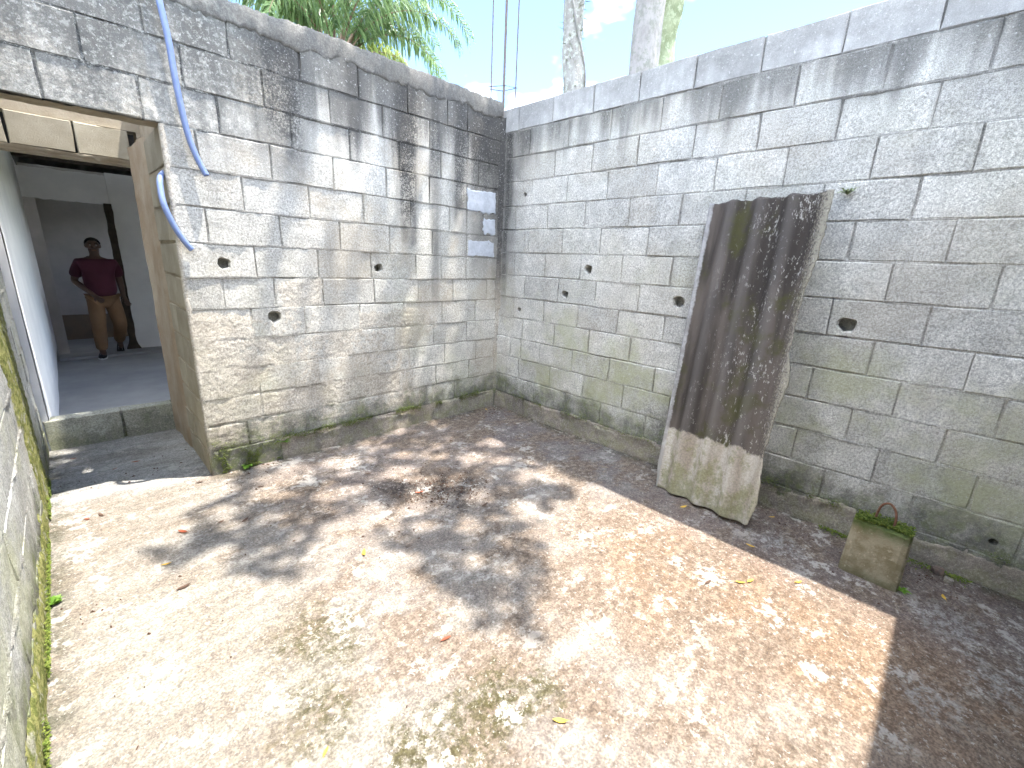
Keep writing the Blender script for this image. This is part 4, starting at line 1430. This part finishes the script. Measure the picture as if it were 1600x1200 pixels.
plant('air_plant', (-.004, -2.705, 1.885), 26, .072, .0045, M['airplant'], 'small silvery air plant growing on the grey block wall', 'plant', 2, None, Vector((-1, 0, 0)))
plant('weed', (-2.335, -.012, .012), 16, .06, .012, M['weed'], 'bright green seedling at the foot of the door-side wall end', 'weed', 3)
plant('weed', (-2.085, -.016, .13), 14, .055, .011, M['weed'], 'small weed sprouting from the base crack in the rendered wall', 'weed', 4)
plant('weed', (-3.285, -.86, .005), 24, .045, .009, M['weed'], 'leafy weed tuft at the foot of the sunlit mossy wall', 'weed', 5)
plant('weed', (-.40, -3.352, .006), 14, .045, .006, M['weed'], 'tiny weed touching the foot of the concrete weight', 'weed', 7)


def moss_line():
    V, F = [], []
    r = random.Random(77)
    for k in range(2600):                                # foot of the doorway wall
        u = r.uniform(.1, 2.1)
        z = .165 + .02 * mn.noise(Vector((u * 6, 1, 1))) + r.gauss(0, .012)
        if mn.noise(Vector((u * 4.3, 5, 1))) < -.05: continue
        blades(V, F, Vector((-u, -.012 - r.random() * .008, z)), 1, .016, .004, r, nrm=Vector((0, -1, 0)))
    for k in range(2000):                                # foot of the right wall
        u = r.uniform(.05, 3.7)
        z = .17 + .015 * mn.noise(Vector((u * 6, 3, 1))) + r.gauss(0, .012)
        if mn.noise(Vector((u * 3.3, 8, 1))) < .0: continue
        blades(V, F, Vector((-.014 - r.random() * .006, -u, z)), 1, .014, .004, r, nrm=Vector((-1, 0, 0)))
    for k in range(1500):                                # rendered wall end by the door
        u = r.uniform(2.1, 2.52); z = abs(r.gauss(0, .09))
        if mn.noise(Vector((u * 9, z * 9, 2))) < .05: continue
        blades(V, F, Vector((-u, -.008, z + .004)), 1, .015, .004, r, nrm=Vector((0, -1, 0)))
    for k in range(2600):                                # foot of the sunlit wall
        y = r.uniform(-2.6, .5); z = abs(r.gauss(0, .03))
        if mn.noise(Vector((y * 3.1, 2, 7))) < -.1: continue
        blades(V, F, Vector((XS + .010, y, z + .003)), 1, .011, .004, r, nrm=Vector((1, 0, 0)))
    for k in range(700):                                 # behind the weight
        y = r.uniform(-3.6, -2.95); x = -abs(r.gauss(.0, .03)) - .02
        blades(V, F, Vector((x, y, .004)), 1, .016, .004, r)
    o = obj('moss', V, F, M['moss'])
    tag(o, 'green moss growing along the feet of the yard walls', 'moss', None, 'stuff')


moss_line()

# ------------------------------------------------------------------ fallen leaves and litter
def leaf_mesh(name, mat, L, w, curl, seed):
    V, F = [], []
    n = 6
    r = random.Random(seed)
    for i in range(n + 1):
        t = i / n
        ww = w * math.sin(math.pi * min(.98, t * .96 + .02)) ** .8 * .5
        z = curl * (2 * t - 1) ** 2 + .003
        bend = .10 * L * math.sin(t * 2.2 + seed)
        V += [((t - .5) * L, bend - ww, z + ww * .55), ((t - .5) * L, bend, z), ((t - .5) * L, bend + ww, z + ww * .45)]
    for i in range(n):
        a = i * 3
        F += [(a, a + 3, a + 4, a + 1), (a + 1, a + 4, a + 5, a + 2)]
    V += [(-.5 * L - .012, .002 + bend * 0, .004)]
    F += [(0, 1, len(V) - 1), (1, 2, len(V) - 1)]
    me = bpy.data.meshes.new(name)
    me.from_pydata(V, [], F); me.materials.append(mat); me.update()
    me.polygons.foreach_set('use_smooth', [True] * len(me.polygons))
    return me


LM = {c: [leaf_mesh('fallen_leaf', M['lf_' + c], .062 + .008 * k, .020 + .003 * k, .006 + .004 * k, k + 1) for k in range(3)] for c in ('yellow', 'red', 'brown')}
LEAVES = [(-2.172, -1.397, 'yellow', 'bright yellow curled leaf in the middle of the yard floor'),
          (-1.626, -1.061, 'red', 'red-brown leaf on the dark dirt patch in the floor'),
          (-2.801, -.604, 'red', 'red-brown leaf in the sun near the passage shadow'),
          (-2.904, -.855, 'yellow', 'yellow leaf in the sun between the sunny wall and the tree shadow'),
          (-2.104, -2.618, 'yellow', 'long yellow leaf on pale concrete beside the moss patches'),
          (-2.702, -2.192, 'yellow', 'orange-yellow leaf close to the mossy patches of the floor'),
          (-2.186, -2.102, 'red', 'red leaf beside the tip of the forked tree shadow'),
          (-.926, -2.795, 'yellow', 'one of two yellow leaves lying side by side on reddish concrete'),
          (-.877, -2.827, 'yellow', 'one of two yellow leaves lying side by side on reddish concrete'),
          (-.706, -2.992, 'yellow', 'lone yellow leaf just inside the straight shadow edge'),
          (-1.048, -2.685, 'brown', 'dark brown leaf on sunny reddish concrete near two yellow leaves'),
          (-.569, -2.728, 'yellow', 'yellow leaf in the shade below the corrugated sheet'),
          (-.293, -3.51, 'yellow', 'thin yellow leaf in the shade past the concrete weight'),
          (-.143, -2.72, 'yellow', 'yellow leaf at the wall foot between sheet and weight'),
          (-3.182, .883, 'red', 'red-brown leaf in the passage close to the sill'),
          (-2.989, .517, 'red', 'red-brown leaf in the middle of the shaded passage floor'),
          (-2.878, .564, 'red', 'small red leaf on the passage floor near its ochre wall'),
          (-3.15, -.141, 'red', 'red-brown leaf near the foot of the sunny mossy wall'),
          (-3.095, -.139, 'brown', 'brown leaf next to a red one near the sunny wall foot'),
          (-2.629, -.62, 'brown', 'one of two brown leaves side by side in the tree shadow near the door'),
          (-2.528, -.691, 'brown', 'one of two brown leaves side by side in the tree shadow near the door'),
          (-2.875, -1.088, 'brown', 'brown leaf on the palest sunlit concrete'),
          (-.96, -.526, 'brown', 'brown leaf on shaded floor towards the wall corner'),
          (-1.409, -1.452, 'brown', 'brown leaf in the forked tree shadow'),
          (-.183, -.094, 'yellow', 'yellow leaf lying in the wall corner'),
          (-.149, -.34, 'brown', 'brown leaf by the wall foot near the corner'),
          (-1.2, -.9, 'brown', 'brown leaf beside the dark dirt patch, towards the corner'),
          (-1.75, -.62, 'brown', 'brown leaf between the dirt patch and the doorway wall'),
          (-.47, -2.30, 'yellow', 'yellow leaf touching the bottom edge of the corrugated sheet'),
          (-2.35, -.35, 'brown', 'brown leaf in front of the rendered wall end'),
          (-2.62, -.05, 'brown', 'brown leaf at the door threshold by the wall end')]
r = random.Random(5)
for x, y, c, lb in LEAVES:
    o = bpy.data.objects.new('fallen_leaf', LM[c][r.randrange(3)])
    o.location = (x, y, .006 * mn.noise(Vector((x * 1.3, y * 1.3, .3))) + .001)
    o.rotation_euler = (r.uniform(-.08, .08), r.uniform(-.08, .08), r.uniform(0, 6.28))
    q = r.uniform(.6, .9); o.scale = (q * .85, q * .85, q * .7)
    link(o)
    tag(o, lb, 'leaf', 'fallen leaves on the yard floor')


def litter():
    V, F = [], []
    r = random.Random(9)
    spots = [(-1.55, -1.05, .22, 150), (-1.4, -1.15, .2, 120), (-.2, -.2, .14, 40), (-2.3, -.08, .2, 50), (-.06, -2.9, .4, 60), (-.15, -3.45, .12, 70), (-3.26, -1.2, .3, 25), (-1.9, -1.2, .9, 60), (-2.9, .4, .35, 25), (-.05, -1.2, .5, 50)]
    for cx, cy, s, n in spots:
        for k in range(n):
            x = cx + r.gauss(0, s * .6); y = cy + r.gauss(0, s * .6)
            if x > -.03 or x < -3.27 or y > .9 or (y > -.02 and x > -2.5): continue
            l = r.uniform(.002, .009); w = l * r.uniform(.25, .7); h = r.uniform(.002, .006); a = r.uniform(0, 6.28)
            c, s2 = math.cos(a), math.sin(a); b = len(V)
            for (px, py) in [(-l, -w), (l, -w), (l, w), (-l, w)]: V.append((x + px * c - py * s2, y + px * s2 + py * c, .0))
            V.append((x, y, h + .003))
            F += [(b, b + 1, b + 4), (b + 1, b + 2, b + 4), (b + 2, b + 3, b + 4), (b + 3, b, b + 4)]
    o = obj('litter', V, F, M['lf_brown'])
    tag(o, 'dark crumbs, grit and twig bits scattered on the yard floor', 'litter', None, 'stuff')


litter()


def chunk(name, loc, s, mat, label, seed):
    bm = bmesh.new()
    bmesh.ops.create_icosphere(bm, subdivisions=2, radius=1)
    for v in bm.verts:
        f = 1 + .45 * mn.noise(v.co * 1.3 + Vector((seed, 0, 0)))
        q = v.co * f
        v.co = Vector((max(-.75, min(.75, q.x)) * s[0], max(-.7, min(.7, q.y)) * s[1], max(-.6, min(.65, q.z)) * s[2]))
    lo = min(v.co.z for v in bm.verts)
    for v in bm.verts: v.co.z -= lo
    me = bpy.data.meshes.new(name); bm.to_mesh(me); bm.free()
    me.materials.append(mat)
    o = bpy.data.objects.new(name, me); o.location = loc; link(o)
    tag(o, label, 'rubble')


chunk('rubble', (-.075, -3.475, .0), (.026, .036, .034), M['rubble'], 'broken dark brick lump against the wall beside the weight', 2.2)
chunk('rubble', (-.12, -3.52, .0), (.022, .026, .02), M['footing'], 'small pale mortar crumb by the broken brick lump', 5.1)


# ------------------------------------------------------------------ person walking in the house
def skin_mesh(name, verts, edges, radii, mat, parent, root_i=0, levels=2):
    me = bpy.data.meshes.new(name)
    me.from_pydata([tuple(v) for v in verts], edges, [])
    o = bpy.data.objects.new(name, me)
    COL.objects.link(o)
    o.modifiers.new('skin', 'SKIN')
    if not me.skin_vertices:
        bpy.context.view_layer.objects.active = o
    sv = me.skin_vertices[0].data
    for i, q in enumerate(radii):
        sv[i].radius = q if isinstance(q, tuple) else (q, q)
        sv[i].use_root = (i == root_i)
    ssm = o.modifiers.new('sub', 'SUBSURF'); ssm.levels = levels; ssm.render_levels = levels
    bpy.context.view_layer.update()
    dg = bpy.context.evaluated_depsgraph_get()
    nm = bpy.data.meshes.new_from_object(o.evaluated_get(dg))
    nm.name = name
    bpy.data.objects.remove(o)
    bpy.data.meshes.remove(me)
    nm.materials.clear(); nm.materials.append(mat)
    nm.polygons.foreach_set('use_smooth', [True] * len(nm.polygons))
    ob = bpy.data.objects.new(name, nm)
    return link(ob, parent)


class Sk:
    def __init__(s): s.v = []; s.e = []; s.r = []
    def a(s, p, r, par=None):
        s.v.append(Vector(p)); s.r.append(r)
        if par is not None: s.e.append((par, len(s.v) - 1))
        return len(s.v) - 1
    def chain(s, par, pts):
        for p, r in pts: par = s.a(p, r, par)
        return par


def person():
    # x: towards the post, -y: towards the yard, z up from the soles
    gx, gy = -2.655, 5.50
    root = thing('person', 'person in maroon t-shirt and tan trousers walking indoors beside a dark post', 'person', (gx, gy, FZ))
    Z0 = 0.001
    hipR = (-.085, .0, .86); hipL = (.085, .0, .86)
    kneeR = (-.11, -.13, .47); ankR = (-.125, -.10, .085)          # leading leg
    kneeL = (.13, -.07, .48); ankL = (.10, .23, .165)              # trailing leg, heel up
    shR = (-.180, .0, 1.340); elR = (-.265, .05, 1.09); wrR = (-.09, -.17, .90)
    shL = (.180, .0, 1.340); elL = (.225, .10, 1.10); wrL = (.235, .11, .86)
    b = Sk()
    p = b.a((0, 0, .90), (.15, .115))
    c = b.chain(p, [((0, -.02, 1.06), (.155, .125)), ((0, -.01, 1.22), (.16, .115)), ((0, 0, 1.36), (.13, .09))])
    nk = b.chain(c, [((0, -.005, 1.43), .055), ((0, -.015, 1.49), .056)])
    hd = b.chain(nk, [((0, -.03, 1.545), (.070, .082)), ((0, -.028, 1.60), (.076, .090)), ((0, -.015, 1.652), (.062, .074))])
    nose = b.a((0, -.128, 1.555), .012, 7)
    for s in (-1, 1): b.a((s * .088, -.01, 1.565), .016, 7)
    for sgn, sh, el, wr in ((-1, shR, elR, wrR), (1, shL, elL, wrL)):
        s1 = b.a(sh, .054, c)
        e1 = b.chain(s1, [(Vector(sh).lerp(Vector(el), .5), .054), (el, .043), (Vector(el).lerp(Vector(wr), .4), .042), (wr, .027)])
        d = (Vector(wr) - Vector(el)).normalized()
        if sgn > 0: d = (d + Vector((.25, .2, 0))).normalized()
        sd = d.cross(Vector((0, 1, 0))).normalized()
        palm_ = b.a(Vector(wr) + d * .055, (.036, .022), e1)
        for k, (o_, l) in enumerate([(-.027, .062), (-.009, .075), (.009, .072), (.026, .058)]):
            q0 = Vector(wr) + d * .09 + sd * o_
            f0 = b.a(q0, .0095, palm_)
            curl = Vector((0, -.55, 0)) if sgn < 0 else Vector((.35, .1, 0))
            b.chain(f0, [(q0 + (d + curl * .3).normalized() * l * .5, .009), (q0 + (d + curl * .9).normalized() * l, .0075)])
        t0 = b.a(Vector(wr) + d * .035 - sd * .038 + Vector((0, -.01, 0)), .011, palm_)
        b.chain(t0, [(Vector(wr) + d * .075 - sd * .055 + Vector((0, -.02, 0)), .009)])
    for hip, kn, an in ((hipR, kneeR, ankR), (hipL, kneeL, ankL)):
        h1 = b.a(hip, .085, p)
        b.chain(h1, [(Vector(hip).lerp(Vector(kn), .5), .078), (kn, .056), (Vector(kn).lerp(Vector(an), .4), .054), (an, .038), (Vector(an) + Vector((0, -.06, -.045)), .034), (Vector(an) + Vector((0, -.13, -.06)), .028)])
    skin_mesh('body', b.v, b.e, b.r, M['skin'], root)
    # shirt
    s = Sk()
    p = s.a((0, 0, .86), (.185, .150))
    c = s.chain(p, [((0, -.03, 1.0), (.190, .158)), ((0, -.02, 1.16), (.190, .148)), ((0, 0, 1.31), (.178, .130)), ((0, -.005, 1.40), (.115, .100)), ((0, -.005, 1.435), (.075, .072))])
    for sh, el in ((shR, elR), (shL, elL)):
        a1 = s.a(sh, .074, 3)
        s.chain(a1, [(Vector(sh).lerp(Vector(el), .45), .082), (Vector(sh).lerp(Vector(el), .82), .076)])
    skin_mesh('shirt', s.v, s.e, s.r, M['shirt'], root)
    # trousers
    t = Sk()
    p = t.a((0, 0, .90), (.165, .130))
    for hip, kn, an in ((hipR, kneeR, ankR), (hipL, kneeL, ankL)):
        h1 = t.a(Vector(hip) + Vector((0, 0, -.03)), .108, p)
        t.chain(h1, [(Vector(hip).lerp(Vector(kn), .5), .104), (kn, .088), (Vector(kn).lerp(Vector(an), .5), .082), (Vector(an) + Vector((0, .01, .02)), .068)])
    skin_mesh('trousers', t.v, t.e, t.r, M['trouser'], root)
    # shoes
    for an, pitch in ((ankR, 0.0), (ankL, .55)):
        e = bpy.data.objects.new('shoe', None)
        V, F = [], []
        n = 14
        prof = [(-.085, .030, .075), (-.06, .036, .085), (-.02, .038, .085), (.03, .040, .070), (.08, .046, .055), (.13, .046, .046), (.165, .036, .038), (.185, .018, .030)]
        def loft(z0, zf, wf):
            V, F = [], []
            for (l, w, h) in prof:
                for k in range(8):
                    a = 2 * math.pi * k / 8 + math.pi / 8
                    V.append((w * wf * math.cos(a) * 1.05, -l, z0 + (zf if zf else h) * (.5 + .54 * math.sin(a))))
            for i in range(len(prof) - 1):
                for k in range(8):
                    F.append((i * 8 + k, i * 8 + (k + 1) % 8, i * 8 + 8 + (k + 1) % 8, i * 8 + 8 + k))
            F += [tuple(range(8)), tuple(reversed(range(len(V) - 8, len(V))))]
            return V, F
        V, F = loft(.012, 0, 1.0)
        off = Vector((an[0], an[1] + .02, .0 if pitch == 0 else .045))
        sh = obj('shoe', V, F, M['shoe'], root, True, loc=off)
        sh.rotation_euler = (pitch, 0, -.12)
        V, F = loft(.0, .026, 1.08)
        obj('sole', V, F, M['sole'], sh, True)
        V, F = box_data((-.022, -.10, .066), (.022, -.02, .083))
        V = [(x, y, z - .0 - (.022 if y < -.05 else 0)) for x, y, z in V]
        obj('lace_panel', V, F, M['sole'], sh)
    # hair
    bm = bmesh.new()
    bmesh.ops.create_uvsphere(bm, u_segments=20, v_segments=12, radius=1)
    for v in list(bm.verts):
        if v.co.z < -.05 or (v.co.y < -.55 and v.co.z < .42): bm.verts.remove(v)
    for v in bm.verts:
        k = 1 + .03 * mn.noise(v.co * 9)
        v.co = Vector((v.co.x * .087 * k, v.co.y * .102 * k - .018, v.co.z * .092 * k + 1.597))
    me = bpy.data.meshes.new('hair'); bm.to_mesh(me); bm.free(); me.materials.append(M['hair'])
    me.polygons.foreach_set('use_smooth', [True] * len(me.polygons))
    link(bpy.data.objects.new('hair', me), root)
    for sg in (-1, 1):
        bm = bmesh.new(); bmesh.ops.create_uvsphere(bm, u_segments=8, v_segments=6, radius=.011)
        me = bpy.data.meshes.new('eye'); bm.to_mesh(me); bm.free(); me.materials.append(M['eye'])
        o = bpy.data.objects.new('eye', me); o.location = (sg * .031, -.106, 1.582); link(o, root)
        v, f = box_data((sg * .031 - .017, -.122, 1.603), (sg * .031 + .017, -.100, 1.609))
        obj('eyebrow', v, f, M['hair'], root)
    v, f = box_data((-.025, -.116, 1.513), (.025, -.098, 1.522))
    obj('mouth', v, f, M['brick'], root)


person()
